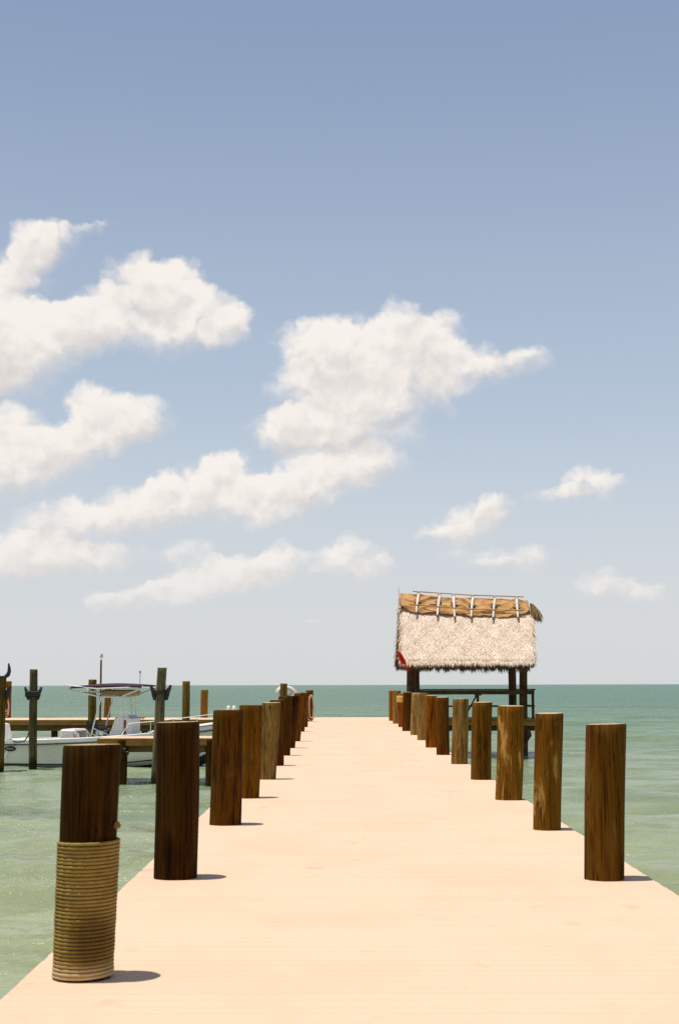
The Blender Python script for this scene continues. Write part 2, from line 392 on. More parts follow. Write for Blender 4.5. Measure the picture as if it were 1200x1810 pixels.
# ------------------------------------------------------------------ mesh builder
class MB:
    def __init__(self):
        self.v = []; self.f = []

    def add(self, vs, fs, mtx=None):
        o = len(self.v)
        if mtx is not None:
            vs = [mtx @ Vector(p) for p in vs]
        self.v.extend(tuple(p) for p in vs)
        self.f.extend(tuple(i + o for i in f) for f in fs)
        return self

    def box(self, lo, hi, bev=0.0, mtx=None):
        (x0, y0, z0), (x1, y1, z1) = lo, hi
        if bev <= 0:
            vs = [(x0, y0, z0), (x1, y0, z0), (x1, y1, z0), (x0, y1, z0), (x0, y0, z1), (x1, y0, z1), (x1, y1, z1), (x0, y1, z1)]
            fs = [(0, 3, 2, 1), (4, 5, 6, 7), (0, 1, 5, 4), (1, 2, 6, 5), (2, 3, 7, 6), (3, 0, 4, 7)]
            return self.add(vs, fs, mtx)
        b = bev
        rings = []
        for z, e in ((z0, b), (z0 + b, 0), (z1 - b, 0), (z1, b)):
            c = b if e == 0 else b + e * 0.6
            xa, xb, ya, yb = x0 + e, x1 - e, y0 + e, y1 - e
            rings.append([(xa + b, ya, z), (xb - b, ya, z), (xb, ya + b, z), (xb, yb - b, z), (xb - b, yb, z), (xa + b, yb, z), (xa, yb - b, z), (xa, ya + b, z)])
        vs = [p for r in rings for p in r]
        fs = [tuple(range(7, -1, -1)), tuple(range(24, 32))]
        for k in range(3):
            for i in range(8):
                j = (i + 1) % 8
                fs.append((k * 8 + i, k * 8 + j, k * 8 + 8 + j, k * 8 + 8 + i))
        return self.add(vs, fs, mtx)

    def tube(self, pts, r, seg=10, cap=True, closed=False):
        pts = [Vector(p) for p in pts]
        n = len(pts)
        rr = r if isinstance(r, (list, tuple)) else [r] * n
        rings = []
        up = None
        for i, p in enumerate(pts):
            if closed:
                d = pts[(i + 1) % n] - pts[i - 1]
            else:
                d = pts[min(i + 1, n - 1)] - pts[max(i - 1, 0)]
            d.normalize()
            if up is None:
                up = Vector((0, 0, 1)) if abs(d.z) < 0.9 else Vector((0, 1, 0))
            a = d.cross(up)
            if a.length < 1e-4:
                a = d.cross(Vector((1, 0, 0)))
            a.normalize()
            b = a.cross(d).normalized()
            up = b
            rings.append([p + (a * math.cos(k * 2 * PI / seg) + b * math.sin(k * 2 * PI / seg)) * rr[i] for k in range(seg)])
        vs = [q for rg in rings for q in rg]
        fs = []
        m = n if closed else n - 1
        for i in range(m):
            i2 = (i + 1) % n
            for k in range(seg):
                k2 = (k + 1) % seg
                fs.append((i * seg + k, i * seg + k2, i2 * seg + k2, i2 * seg + k))
        if cap and not closed:
            fs.append(tuple(range(seg - 1, -1, -1)))
            fs.append(tuple((n - 1) * seg + k for k in range(seg)))
        return self.add(vs, fs)

    def lathe(self, prof, seg=20, mtx=None):
        vs = []; fs = []
        for (r, z) in prof:
            for k in range(seg):
                a = 2 * PI * k / seg
                vs.append((r * math.cos(a), r * math.sin(a), z))
        for i in range(len(prof) - 1):
            for k in range(seg):
                k2 = (k + 1) % seg
                fs.append((i * seg + k, i * seg + k2, (i + 1) * seg + k2, (i + 1) * seg + k))
        fs.append(tuple(range(seg - 1, -1, -1)))
        fs.append(tuple((len(prof) - 1) * seg + k for k in range(seg)))
        return self.add(vs, fs, mtx)

    def mesh(self, name, mat, smooth=False):
        me = bpy.data.meshes.new(name)
        me.from_pydata(self.v, [], self.f)
        me.materials.append(mat)
        if smooth:
            me.polygons.foreach_set('use_smooth', [True] * len(me.polygons))
            try:
                me.set_sharp_from_angle(angle=R(40))
            except Exception:
                pass
        me.update()
        return me

    def build(self, name, mat, parent=None, loc=(0, 0, 0), smooth=False):
        return link(name, self.mesh(name, mat, smooth), parent, loc)


def link(name, me, parent=None, loc=(0, 0, 0)):
    o = bpy.data.objects.new(name, me)
    COL.objects.link(o)
    o.location = loc
    if parent is not None:
        o.parent = parent
    return o


def tag(o, label=None, cat=None, group=None, kind=None):
    if label: o['label'] = label
    if cat: o['category'] = cat
    if group: o['group'] = group
    if kind: o['kind'] = kind
    return o


def empty(name, loc, label, cat, group=None, rz=0.0):
    o = bpy.data.objects.new(name, None)
    COL.objects.link(o)
    o.empty_display_size = 0.2
    o.location = loc
    o.rotation_euler = (0, 0, rz)
    return tag(o, label, cat, group)


# ------------------------------------------------------------------ sea
WATER = -1.27


def build_sea():
    radii = [0.6]
    while radii[-1] < 7: radii.append(radii[-1] * 1.12)
    while radii[-1] < 130: radii.append(radii[-1] * 1.0068)
    while radii[-1] < 600: radii.append(radii[-1] * 1.02)
    while radii[-1] < 30000: radii.append(radii[-1] * 1.08)
    r = np.array(radii)
    th = np.concatenate([np.linspace(-24, 24, 620), np.linspace(24, 336, 160)[1:-1]]) * PI / 180
    nr, nt = len(r), len(th)
    X = r[:, None] * np.sin(th)[None, :]
    Y = r[:, None] * np.cos(th)[None, :]
    dr = np.gradient(r)
    Z = np.zeros_like(X)
    gust = 0.75 + 0.25 * np.sin(X * 0.11 + 1.3 * np.sin(Y * 0.05)) * np.sin(Y * 0.083 + 0.7)
    for k in range(46):
        lam = 0.45 * (9.0 / 0.45) ** (k / 45.0)
        ang = rng.normal(R(80), R(22))          # wind from seaward, crests roughly across the pier
        kk = 2 * PI / lam
        amp = 0.0090 * lam ** 0.82 * (0.8 + 0.5 * rng.random()) * (1.0 if lam < 3 else 3.0 / lam)
        fade = np.clip((lam / (dr * 2.6)) - 0.6, 0, 1)[:, None]
        ph = rng.random() * 2 * PI
        warp = 0.35 * np.sin(0.21 * X + ph * 3) + 0.3 * np.sin(0.17 * Y + ph * 5)
        arg = kk * (X * math.cos(ang) + Y * math.sin(ang)) + ph + warp * min(kk, 4.0) * 0.6
        s = np.sin(arg)
        Z += amp * fade * (s - 0.25 * np.cos(2 * arg)) * (gust if lam < 4 else 1.0)
    Z += WATER
    v = np.stack([X, Y, Z], -1).reshape(-1, 3)
    idx = np.arange(nr * nt).reshape(nr, nt)
    a = idx[:-1, :]; b = np.roll(idx, -1, 1)[:-1, :]
    c = np.roll(idx, -1, 1)[1:, :]; d = idx[1:, :]
    quads = np.stack([a, d, c, b], -1).reshape(-1, 4)
    me = bpy.data.meshes.new('sea')
    me.vertices.add(len(v)); me.vertices.foreach_set('co', v.ravel())
    nq = len(quads)
    me.loops.add(nq * 4); me.loops.foreach_set('vertex_index', quads.ravel().astype(np.int32))
    me.polygons.add(nq)
    me.polygons.foreach_set('loop_start', np.arange(0, nq * 4, 4, dtype=np.int32))
    me.polygons.foreach_set('use_smooth', np.ones(nq, dtype=bool))
    me.materials.append(M['sea'])
    me.update(calc_edges=True)
    tag(link('sea', me), 'green-grey choppy shallow sea reaching to the horizon', kind='structure')


build_sea()

# ------------------------------------------------------------------ main pier
XL, XR, Y_END = -1.65, 2.39, 66.9
PITCH, GAP = 0.1405, 0.0022


def plank_mesh(name, w, x0, x1, z0=-0.028, z1=0.0, mat=None):
    return MB().box((x0, -w / 2, z0), (x1, w / 2, z1), 0.0022).mesh(name, mat or M['deck'])


pier = empty('pier', (0.37, 33.0, 0.0), 'long sand-coloured boardwalk pier running straight out over the sea', 'pier')
pl_me = [plank_mesh('plank', PITCH - GAP, XL - 0.37 - e, XR - 0.37 + e2) for e, e2 in ((0, 0), (0.003, 0.002), (-0.003, 0.003), (0.002, -0.003))]
y = 6.0
n_planks = 0
while n_planks < 298:
    o = link('plank', pl_me[random.randrange(4)], pier, (0, y - 33.0, random.uniform(-0.0005, 0.0005)))
    n_planks += 1
    y += PITCH
rest = MB()
yy = y
while yy < Y_END:
    rest.box((XL - 0.37, yy - PITCH / 2 + GAP / 2 - 33, -0.028), (XR - 0.37, yy + PITCH / 2 - GAP / 2 - 33, 0.0)); yy += PITCH
yy = 6.0 - PITCH
while yy > -3:
    rest.box((XL - 0.37, yy - PITCH / 2 + GAP / 2 - 33, -0.028), (XR - 0.37, yy + PITCH / 2 - GAP / 2 - 33, 0.0)); yy -= PITCH
tag(rest.build('far_planks', M['deck'], pier), kind='stuff')
for xx in (XL + 0.03, XR - 0.09):
    MB().box((xx - 0.37, -36, -0.30), (xx + 0.06 - 0.37, Y_END - 33.02, -0.032)).build('fascia_board', M['fascia'], pier)
for xx in (-0.9, -0.1, 0.7, 1.5):
    MB().box((xx - 0.37, -36, -0.29), (xx + 0.08 - 0.37, Y_END - 33.05, -0.032)).build('stringer', M['beam'], pier)
MB().box((XL - 0.37 + 0.1, Y_END - 33.018, -0.30), (XR - 0.37 - 0.1, Y_END - 32.97, -0.032)).build('end_board', M['fascia'], pier)


# ------------------------------------------------------------------ pilings
def piling_mesh(seed, r0, r1, h, dx, bottom=-2.2, seg=40, wobble=0.012):
    rg = np.random.default_rng(seed)
    zs = list(np.linspace(bottom, 0, 7)[:-1]) + list(np.linspace(0, h - 0.012, 16)) + [h]
    vs = []; fs = []
    ph = rg.random(6) * 2 * PI
    flute = rg.normal(0, 0.0022, seg)
    for i, z in enumerate(zs):
        t = z / h
        r = r0 + (r1 - r0) * max(t, -0.3)
        if i == len(zs) - 1: r -= 0.008
        cx = dx * t + 0.006 * math.sin(z * 2.3 + ph[4]) * min(1, abs(t) * 2)
        cy = 0.006 * math.sin(z * 1.9 + ph[5]) * min(1, abs(t) * 2)
        for k in range(seg):
            a = 2 * PI * k / seg
            rr = r * (1 + wobble * math.sin(2 * a + ph[0] + z * 0.9) + 0.6 * wobble * math.sin(3 * a + ph[1] - z * 1.3) + 0.5 * wobble * math.sin(z * 5 + ph[2] + a)) + flute[k]
            tilt = 0.004 * math.cos(a + ph[3]) if z > h - 0.05 else 0
            vs.append((cx + rr * math.cos(a), cy + rr * math.sin(a), z + tilt))
    n = len(zs)
    for i in range(n - 1):
        for k in range(seg):
            k2 = (k + 1) % seg
            fs.append((i * seg + k, i * seg + k2, (i + 1) * seg + k2, (i + 1) * seg + k))
    fs.append(tuple(range(seg - 1, -1, -1)))
    mb = MB().add(vs, fs)
    top = vs[-seg:]
    c = Vector((sum(p[0] for p in top) / seg, sum(p[1] for p in top) / seg, sum(p[2] for p in top) / seg + 0.003))
    cap = MB()
    cap.add([tuple(Vector(p) - c) for p in top] + [(0, 0, 0)], [(k, (k + 1) % seg, seg) for k in range(seg)])
    return mb, cap, c


def piling(loc, r0, r1, h, dx, label, group, tint=(1, 1, 1, 1), seed=0, bottom=-2.2, name='piling', cat='piling'):
    mb, cap, c = piling_mesh(seed, r0, r1, h, dx, bottom)
    o = mb.build(name, M['piling'], None, loc, smooth=True)
    o.color = tint if len(tint) == 4 else (*tint, 1)
    o['peel'] = next((v for k, v in (('thickest', 0.95), ('tan vertical', 0.7), ('pale rim', 0.5), ('fifth from', 0.4)) if k in label), 0.12)
    tag(o, label, cat, group)
    cap.build('cut_top', M['cut'], o, c)
    return o


LEFT = [
    (-1.35, 7.60, .138, .149, 1.19, .031, (0.28, 0.24, 0.15), 'dark piling with its lower half wrapped in tan rope'),
    (-1.32, 11.44, .169, .171, 1.21, .006, (0.30, 0.25, 0.16), 'bare dark brown piling just beyond the rope-wrapped one'),
    (-1.28, 15.73, .172, .164, 1.23, .031, (0.66, 0.56, 0.4), 'reddish brown piling third from the camera on the left edge'),
    (-1.28, 19.40, .152, .153, 1.23, .039, (0.95, 0.8, 0.55), 'orange-brown piling fourth from the camera on the left edge'),
    (-1.23, 23.20, .150, .154, 1.22, .073, (1.0, 0.95, 0.7, 0.5), 'olive-tan piling with a pale rim, fifth on the left edge'),
    (-1.26, 27.08, .149, .144, 1.22, .023, (0.50, 0.38, 0.3), 'dark piling sixth on the left edge, right behind the olive one'),
    (-1.29, 30.97, .152, .153, 1.25, .046, (0.50, 0.40, 0.32), 'dark piling seventh from the camera along the left edge'),
    (-1.30, 34.56, .149, .155, 1.24, .09, (0.42, 0.32, 0.28), 'darkest leaning piling eighth along the left edge of the pier'),
    (-1.30, 38.71, .148, .145, 1.28, .12, (0.9, 0.72, 0.5), 'brown leaning piling in the left row before the gap'),
    (-1.41, 46.65, .156, .147, 1.18, .09, (0.8, 0.65, 0.5), 'brown piling in the left row just after the gap'),
    (-1.42, 51.64, .149, .153, 1.23, .043, (1.0, 0.8, 0.6), 'orange-brown piling next to last in the left row'),
    (-1.41, 59.62, .153, .153, 1.28, .023, (1.15, 0.85, 0.55), 'last piling of the left row with a pink rope beside it'),
]
RIGHT = [
    (2.02, 11.31, .154, .158, 1.19, .040, (0.82, 0.75, 0.6), 'nearest smooth brown piling on the right edge of the pier'),
    (2.12, 15.12, .143, .146, 1.20, .040, (1.1, 1.05, 0.9), 'second piling on the right edge with tan vertical streaks'),
    (2.17, 19.02, .178, .176, 1.22, .050, (1.3, 1.2, 1.0), 'thickest right-edge piling with peeling pale strips down its front'),
    (2.19, 23.02, .162, .159, 1.22, .040, (1.0, 1.0, 0.8), 'medium brown piling fourth from the camera on the right edge'),
    (2.21, 27.52, .156, .150, 1.23, .048, (1.2, 1.1, 0.85, 0.5), 'olive-tan piling fifth from the camera on the right edge'),
    (2.15, 31.07, .143, .147, 1.23, -.008, (0.85, 0.7, 0.5), 'dark brown piling sixth from the camera on the right edge'),
    (2.13, 34.70, .150, .151, 1.24, -.015, (1.6, 1.15, 0.7), 'rusty orange piling seventh from the camera on the right edge'),
    (2.17, 39.30, .151, .155, 1.27, .008, (1.25, 1.08, 0.85, 0.2), 'grey-olive piling eighth on the right edge, next to the orange one'),
    (2.17, 43.28, .153, .154, 1.25, .045, (1.4, 1.2, 0.95, 0.15), 'pale grey-olive leaning piling ninth along the right edge'),
    (2.08, 46.98, .148, .148, 1.26, .029, (0.6, 0.5, 0.4), 'dark piling before the yellow-topped one in the right row'),
    (2.12, 51.38, .152, .152, 1.18, -.011, (1.9, 1.1, 0.45), 'bright orange piling with a yellow rope around its top'),
    (2.08, 55.86, .154, .154, 1.27, .009, (1.35, 1.2, 0.95, 0.3), 'pale tan piling next to last in the right row'),
    (2.07, 60.25, .154, .155, 1.26, .008, (1.9, 1.35, 0.8), 'last orange-brown piling at the far end of the right row'),
]
pil_L = [piling((x, y, 0), r0, r1, h, dx, lb, 'mooring pilings along both edges of the pier', tint, 10 + i) for i, (x, y, r0, r1, h, dx, tint, lb) in enumerate(LEFT)]
pil_R = [piling((x, y, 0), r0, r1, h, dx, lb, 'mooring pilings along both edges of the pier', tint, 40 + i) for i, (x, y, r0, r1, h, dx, tint, lb) in enumerate(RIGHT)]


# rope wound round the nearest left piling: one three-strand rope as a helix
def rope_wrap():
    turns, H0, H1 = 36, 0.012, 0.70
    per = 72
    n = turns * per
    pr = (H1 - H0) / turns * 0.49
    seg = 8
    i = np.arange(n + 1)
    a = 2 * PI * i / per + 2.2
    z = H0 + (H1 - H0) * i / n + 0.0006 * np.sin(a * 0.37)
    r0 = 0.1405 + 0.0105 * z + pr * 0.80 + 0.0008 * np.sin(i * 0.013) + rng.normal(0, 0.0004, n + 1)
    r0 = r0 + np.where(i < per * 2, 0.002, 0)
    cx = 0.031 * z / 1.19
    vs = np.zeros((n + 1, seg, 3))
    tw = a * 17.0
    for k in range(seg):
        b = 2 * PI * k / seg
        rad = pr * (0.95 + 0.06 * np.cos(3 * (b + tw / 3)))
        vs[:, k, 0] = cx + (r0 + rad * math.cos(b)) * np.cos(a)
        vs[:, k, 1] = (r0 + rad * math.cos(b)) * np.sin(a)
        vs[:, k, 2] = z + rad * math.sin(b)
    idx = np.arange((n + 1) * seg).reshape(n + 1, seg)
    q = np.stack([idx[:-1], idx[1:], np.roll(idx, -1, 1)[1:], np.roll(idx, -1, 1)[:-1]], -1).reshape(-1, 4)
    me = bpy.data.meshes.new('rope_wrap')
    me.from_pydata(vs.reshape(-1, 3).tolist(), [], q.tolist())
    me.materials.append(M['rope'])
    me.polygons.foreach_set('use_smooth', [True] * len(me.polygons))
    me.update()
    return link('rope_wrap', me, pil_L[0])


rope_wrap()
# small broken splinter knot on the right side of that piling
MB().lathe([(0.0, -0.02), (0.020, -0.012), (0.022, 0.0), (0.012, 0.018), (0.0, 0.022)], 10, Matrix.Translation((0.168, -0.03, 0.775))).build('knot', M['fascia'], pil_L[0], smooth=True)


# rope loop hanging by the last left piling, and the yellow line on the right one
def hang_loop(name, mat, loc, w, h, r, label, cat, n=2):
    mb = MB()
    for j in range(n):
        pts = []
        for k in range(28):
            a = 2 * PI * k / 28
            ww = w * (0.5 + 0.5 * (1 - math.cos(a)) / 2) * (1 - 0.22 * j)
            pts.append((ww * math.sin(a) + 0.03 * j + 0.02 * math.sin(3 * a + j), -0.03 * j + 0.015 * math.sin(2 * a), -h * (1 - 0.12 * j) * (1 - math.cos(a)) / 2))
        mb.tube(pts, r, 7, closed=True)
    mb.tube([(-0.03, 0.05, 0.02), (0, -0.01, 0.03), (0.03, 0.05, 0.02)], r, 7)
    o = mb.build(name, mat, None, loc, smooth=True)
    return tag(o, label, cat)


hang_loop('hanging_rope', M['pink'], (-1.33, 59.36, 1.06), 0.17, 1.02, 0.022, 'pale pink rope hanging in long loops at the end of the left row', 'rope')
yw = MB()
for j in range(5):
    yw.tube([((0.170 + 0.006 * (j % 2)) * math.cos(2 * PI * k / 24), (0.170 + 0.006 * (j % 2)) * math.sin(2 * PI * k / 24), 0.045 * j) for k in range(24)], 0.027, 7, closed=True)
tag(yw.build('yellow_rope_coil', M['yellow'], None, (2.11, 51.38, 0.90), smooth=True), 'yellow rope coiled round the top of a bright orange piling', 'rope')

# ------------------------------------------------------------------ thin piling with a white coil, outside the left row
THIN_Y = 45.2
piling((-1.86, THIN_Y, 0), .115, .11, 1.55, 0.0, 'thin tall olive piling rising behind the left row', None, (0.8, 0.8, 0.6, 0.5), 71)
cw = MB()
for j, (rw, rh, yo) in enumerate(((0.24, 0.17, 0.0), (0.22, 0.15, 0.06), (0.20, 0.13, 0.11), (0.25, 0.155, -0.04))):
    cw.tube([(rw * math.cos(2 * PI * k / 26) + 0.02 * j, yo, rh * math.sin(2 * PI * k / 26)) for k in range(26)], 0.045, 8, closed=True)
cw.tube([(0.20, 0, 0.02), (0.30, -0.02, 0.09), (0.36, -0.02, 0.04), (0.40, -0.01, -0.12)], 0.02, 7)
tag(cw.build('white_hose_coil', M['white'], None, (-1.85, THIN_Y + 0.20, 1.27), smooth=True), 'white coil hanging on the thin piling behind the left row', 'hose')

# ------------------------------------------------------------------ finger pier (left, beside the boat)
FX0, FX1, FY0, FY1 = -6.97, XL - 0.02, 41.1, 42.75
fing = empty('finger_pier', (FX0, FY0, 0.0), 'narrow timber finger pier reaching left from the main pier before the white boat', 'pier')
fp = [MB().box((0.004, 0.0, -0.03), (0.137, FY1 - FY0 + e, 0.0), 0.002).mesh('plank', M['deck']) for e in (0, 0.006, -0.005)]
x = 0.0
while x < FX1 - FX0 - 0.14:
    link('plank', fp[random.randrange(3)], fing, (x, random.uniform(-0.004, 0.004), random.uniform(-0.002, 0.002)))
    x += 0.14
MB().box((0.0, -0.045, -0.215), (FX1 - FX0, -0.008, -0.006), 0.006).build('fascia_board', M['fascia'], fing)
MB().box((0.0, FY1 - FY0 + 0.01, -0.215), (FX1 - FX0, FY1 - FY0 + 0.05, -0.006), 0.006).build('fascia_board', M['fascia'], fing)
MB().box((-0.05, 0.0, -0.215), (-0.006, FY1 - FY0, -0.006), 0.006).build('fascia_board', M['fascia'], fing)
for yy in (0.12, FY1 - FY0 - 0.25):
    MB().box((0.45, yy, -0.40), (FX1 - FX0, yy + 0.13, -0.034)).build('beam', M['beam'], fing)
for xx in (0.66, 3.2):
    for yy in (0.05,) if xx < 1 else (0.05, 1.4):
        mb, cap, c = piling_mesh(300 + int(xx * 10 + yy), .15, .15, 0.9, 0.0, bottom=-1.3)
        o = mb.build('support_piling', M['piling'], fing, (xx, yy, -0.945), smooth=True); o.color = (0.5, 0.5, 0.4, 1)
for dx, dz in ((0.70, -0.33), (0.78, -0.42)):
    MB().box((dx, -0.10, dz - 0.05), (dx + 0.09, 0.0, dz + 0.05), 0.01).build('bracket', M['black'], fing)

# ------------------------------------------------------------------ far cross dock
DX0, DY0, DY1 = -26.0, 63.3, 67.2
far = empty('cross_dock', (DX0, DY0, 0.0), 'long timber dock crossing behind the white boat to the pier end', 'dock')
me = MB().box((0.003, 0.0, -0.03), (0.277, DY1 - DY0, 0.0), 0.003).mesh('plank', M['deck'])
x = 0.0
while x < XL - 0.03 - DX0 - 0.27:
    link('plank', me, far, (x, random.uniform(-0.006, 0.006), random.uniform(-0.003, 0.003)))
    x += 0.28
x = 0.0
L_ = XL - 0.03 - DX0
while x < L_ - 0.2:
    x2 = min(x + 4.85, L_)
    MB().box((x + 0.004, -0.05, -0.235 + random.uniform(-.006, .006)), (x2 - 0.004, -0.008, -0.005), 0.006).build('fascia_board', M['fascia'], far)
    MB().box((x + 0.004, 0.30, -0.50 + random.uniform(-.01, .01)), (x2 - 0.004, 0.42, -0.034)).build('beam', M['beam'], far)
    x = x2
for yy in (1.6, 2.9):
    MB().box((0, yy, -0.45), (L_, yy + 0.1, -0.034)).build('beam', M['beam'], far)
x = 1.2
while x < L_ - 1:
    for yy in (0.55, 3.4):
        mb, cap, c = piling_mesh(int(400 + x * 3 + yy), .14, .14, 0.8, 0.0, bottom=-1.4)
        o = mb.build('support_piling', M['piling'], far, (x, yy, -0.845), smooth=True); o.color = (0.5, 0.5, 0.4, 1)
    x += 4.0
# dock pilings standing up through it
GD = 'pilings standing in the far cross dock'
piling((-11.02, 63.12, 0), .172, .172, 1.76, 0.0, 'olive-brown piling behind the boat canopy, beside the rusty pole', GD, (0.85, 0.9, 0.6, 0.5), 101)
piling((-11.04, 67.25, 0), .150, .150, 1.54, 0.04, 'orange-brown piling behind the boat canopy legs', GD, (1.25, 1.0, 0.7, 0.75), 102)
piling((-6.92, 63.3, 0), .172, .168, 1.68, 0.0, 'olive-gold piling right of the tall grey mooring post', GD, (1.0, 1.0, 0.7, 0.5), 103)
piling((-6.46, 66.8, 0), .168, .168, 1.28, 0.02, 'short orange piling on the far dock behind the left row', GD, (1.45, 1.2, 0.9, 0.65), 104)
piling((-15.73, 67.4, 0), .155, .155, 1.71, 0.0, 'orange piling with pale rope loops at the left edge', GD, (1.35, 1.05, 0.7, 0.75), 105)
hang_loop('hanging_rope', M['pink'], (-15.78, 67.18, 1.05), 0.20, 1.0, 0.026, 'pale rope in loose loops on the leftmost far piling', 'rope', 3)
wb = MB().tube([(-0.10, -0.17, 0.62), (-0.10, -0.18, 0.45), (-0.06, -0.19, 0.30)], 0.035, 8)
tag(wb.build('white_fender', M['white'], None, (-15.73, 67.4, 1.0), smooth=True), 'small white fender on the leftmost far piling', 'fender')

# rusty pole with a gull on top
pole = MB().lathe([(0.05, 0.0), (0.045, 0.1), (0.042, 2.5), (0.036, 2.62)], 12).build('pole', M['rust'], None, (-10.68, 63.22, 0.0), smooth=True)
tag(pole, 'thin rusty pole standing beside the piling behind the boat canopy', 'pole')
MB().lathe([(0.09, 0), (0.09, 0.015), (0.05, 0.02)], 12).build('base_plate', M['rust'], pole)


def gull(loc, rz, label):
    g = MB()
    sec = [(-0.22, 0.10, 0.012, 0.010), (-0.14, 0.09, 0.045, 0.038), (-0.05, 0.085, 0.070, 0.062), (0.05, 0.10, 0.072, 0.066), (0.11, 0.135, 0.052, 0.052), (0.145, 0.18, 0.036, 0.038), (0.17, 0.215, 0.036, 0.036), (0.20, 0.222, 0.028, 0.026), (0.222, 0.215, 0.010, 0.010), (0.262, 0.205, 0.004, 0.004)]
    sg = 10; vs = []; fs = []
    for (x, z, ry, rz_) in sec:
        for k in range(sg):
            a = 2 * PI * k / sg
            vs.append((x, ry * math.cos(a), z + 0.06 + rz_ * math.sin(a)))
    for i in range(len(sec) - 1):
        for k in range(sg):
            fs.append((i * sg + k, i * sg + (k + 1) % sg, (i + 1) * sg + (k + 1) % sg, (i + 1) * sg + k))
    g.add(vs, fs)
    o = g.build('gull', M['gull'], None, loc, smooth=True)
    o.rotation_euler.z = rz
    for s in (-1, 1):
        wv = [(0.08, s * 0.066, 0.19), (0.0, s * 0.082, 0.20), (-0.12, s * 0.06, 0.185), (-0.30, s * 0.015, 0.165), (-0.14, s * 0.055, 0.135), (0.02, s * 0.078, 0.13)]
        MB().add(wv + [(p[0], p[1] * 0.8, p[2]) for p in wv], [(0, 1, 2, 3, 4, 5), (11, 10, 9, 8, 7, 6)] + [(i, (i + 1) % 6, (i + 1) % 6 + 6, i + 6) for i in range(6)]).build('wing', M['gull'], o)
        MB().tube([(0.01, s * 0.025, 0.10), (0.0, s * 0.027, 0.04), (0.0, s * 0.027, 0.0)], 0.006, 6).build('leg', M['yellow'], o)
    return tag(o, label, 'bird')


gull((-10.67, 63.22, 2.62), -1.25, 'pale gull perched on top of the thin rusty pole')
# small mooring cleats on the far dock deck
for k, (xx, yy) in enumerate(((-8.93, 63.75),)):
    c = MB().tube([(-0.17, 0, 0.10), (-0.09, 0, 0.075), (0.09, 0, 0.075), (0.17, 0, 0.10)], [0.02, 0.03, 0.03, 0.02], 8)
    c.box((-0.08, -0.03, 0.0), (-0.04, 0.03, 0.07)).box((0.04, -0.03, 0.0), (0.08, 0.03, 0.07))
    tag(c.build('mooring_cleat', M['rust'], None, (xx, yy, 0.002)), 'rusty mooring cleat on the far dock left of the tall grey post', 'cleat')
# two white rounded fenders standing behind the third left piling
for k, (dx, sz) in enumerate(((-0.13, 1.0), (0.12, 1.0))):
    f = MB().lathe([(0.02, 0.0), (0.075, 0.03), (0.085, 0.12), (0.085, 0.45), (0.075, 0.53), (0.045, 0.575), (0.0, 0.59)], 16)
    o = f.build('pale_fender', M['white'], None, (-4.98 + dx, 64.1, 0.003), smooth=True)
    tag(o, ('left' if k == 0 else 'right') + ' one of two small pale rounded fenders above the third left piling', 'fender', 'pair of pale fenders on the far dock')

# ------------------------------------------------------------------ tall mooring posts in the water with black line holders
def mooring_post(loc, r0, r1, h, dx, label, tint, seed, ring_z, saddle=False):
    o = piling(loc, r0, r1, h, dx, label, 'tall mooring posts standing in the water by the boat', tint, seed, -2.0, 'mooring_post', 'mooring post')
    rr = r0 + (r1 - r0) * ring_z / h
    cx = dx * ring_z / h
    mb = MB()
    mb.lathe([(rr + 0.006, -0.05), (rr + 0.03, -0.05), (rr + 0.03, 0.05), (rr + 0.006, 0.05)], 24)
    hold = mb.build('line_holder', M['black'], o, (cx, 0, ring_z))
    for s in (-1, 1):
        h_ = MB().tube([(s * (rr + 0.02), -0.02, -0.22), (s * (rr + 0.045), -0.03, -0.06), (s * (rr + 0.07), -0.03, 0.04), (s * (rr + 0.12), -0.03, 0.12), (s * (rr + 0.15), -0.03, 0.21)], [0.05, 0.075, 0.07, 0.05, 0.03], 9)
        h_.build('horn', M['black'], hold, smooth=True)
    if saddle:
        MB().box((-rr - 0.12, -rr - 0.035, -0.12), (rr + 0.12, -rr + 0.01, 0.08), 0.02).build('saddle', M['black'], hold)
    return o


mooring_post((-10.47, 48.6, 0), .135, .130, 2.05, -.03, 'tall olive mooring post with a black collar before the boat stern', (0.52, 0.58, 0.7, 0.1), 201, 1.24, True)
mooring_post((-5.22, 40.70, 0), .142, .132, 2.00, .08, 'tall grey weathered mooring post with black horns right of the boat canopy', (0.75, 0.85, 1.15, 0.0), 202, 1.30)
lp = mooring_post((-10.72, 45.0, 0), .150, .150, 1.76, 0.0, 'mooring post cut by the left edge, black horned cradle on top', (0.8, 0.8, 0.6, 0.6), 203, 1.28)
MB().box((-0.16, -0.17, 0.0), (0.16, 0.17, 0.05), 0.02).build('cradle', M['black'], lp, (0, 0, 1.765))
for s in (-1, 1):
    MB().tube([(s * 0.12, -0.02, 0.0), (s * 0.20, -0.02, 0.05), (s * 0.24, -0.02, 0.16), (s * 0.235, -0.02, 0.30), (s * 0.21, -0.02, 0.42)], [0.06, 0.07, 0.06, 0.045, 0.02], 9).build('cradle_horn', M['black'], lp, (0, 0, 1.78), smooth=True)


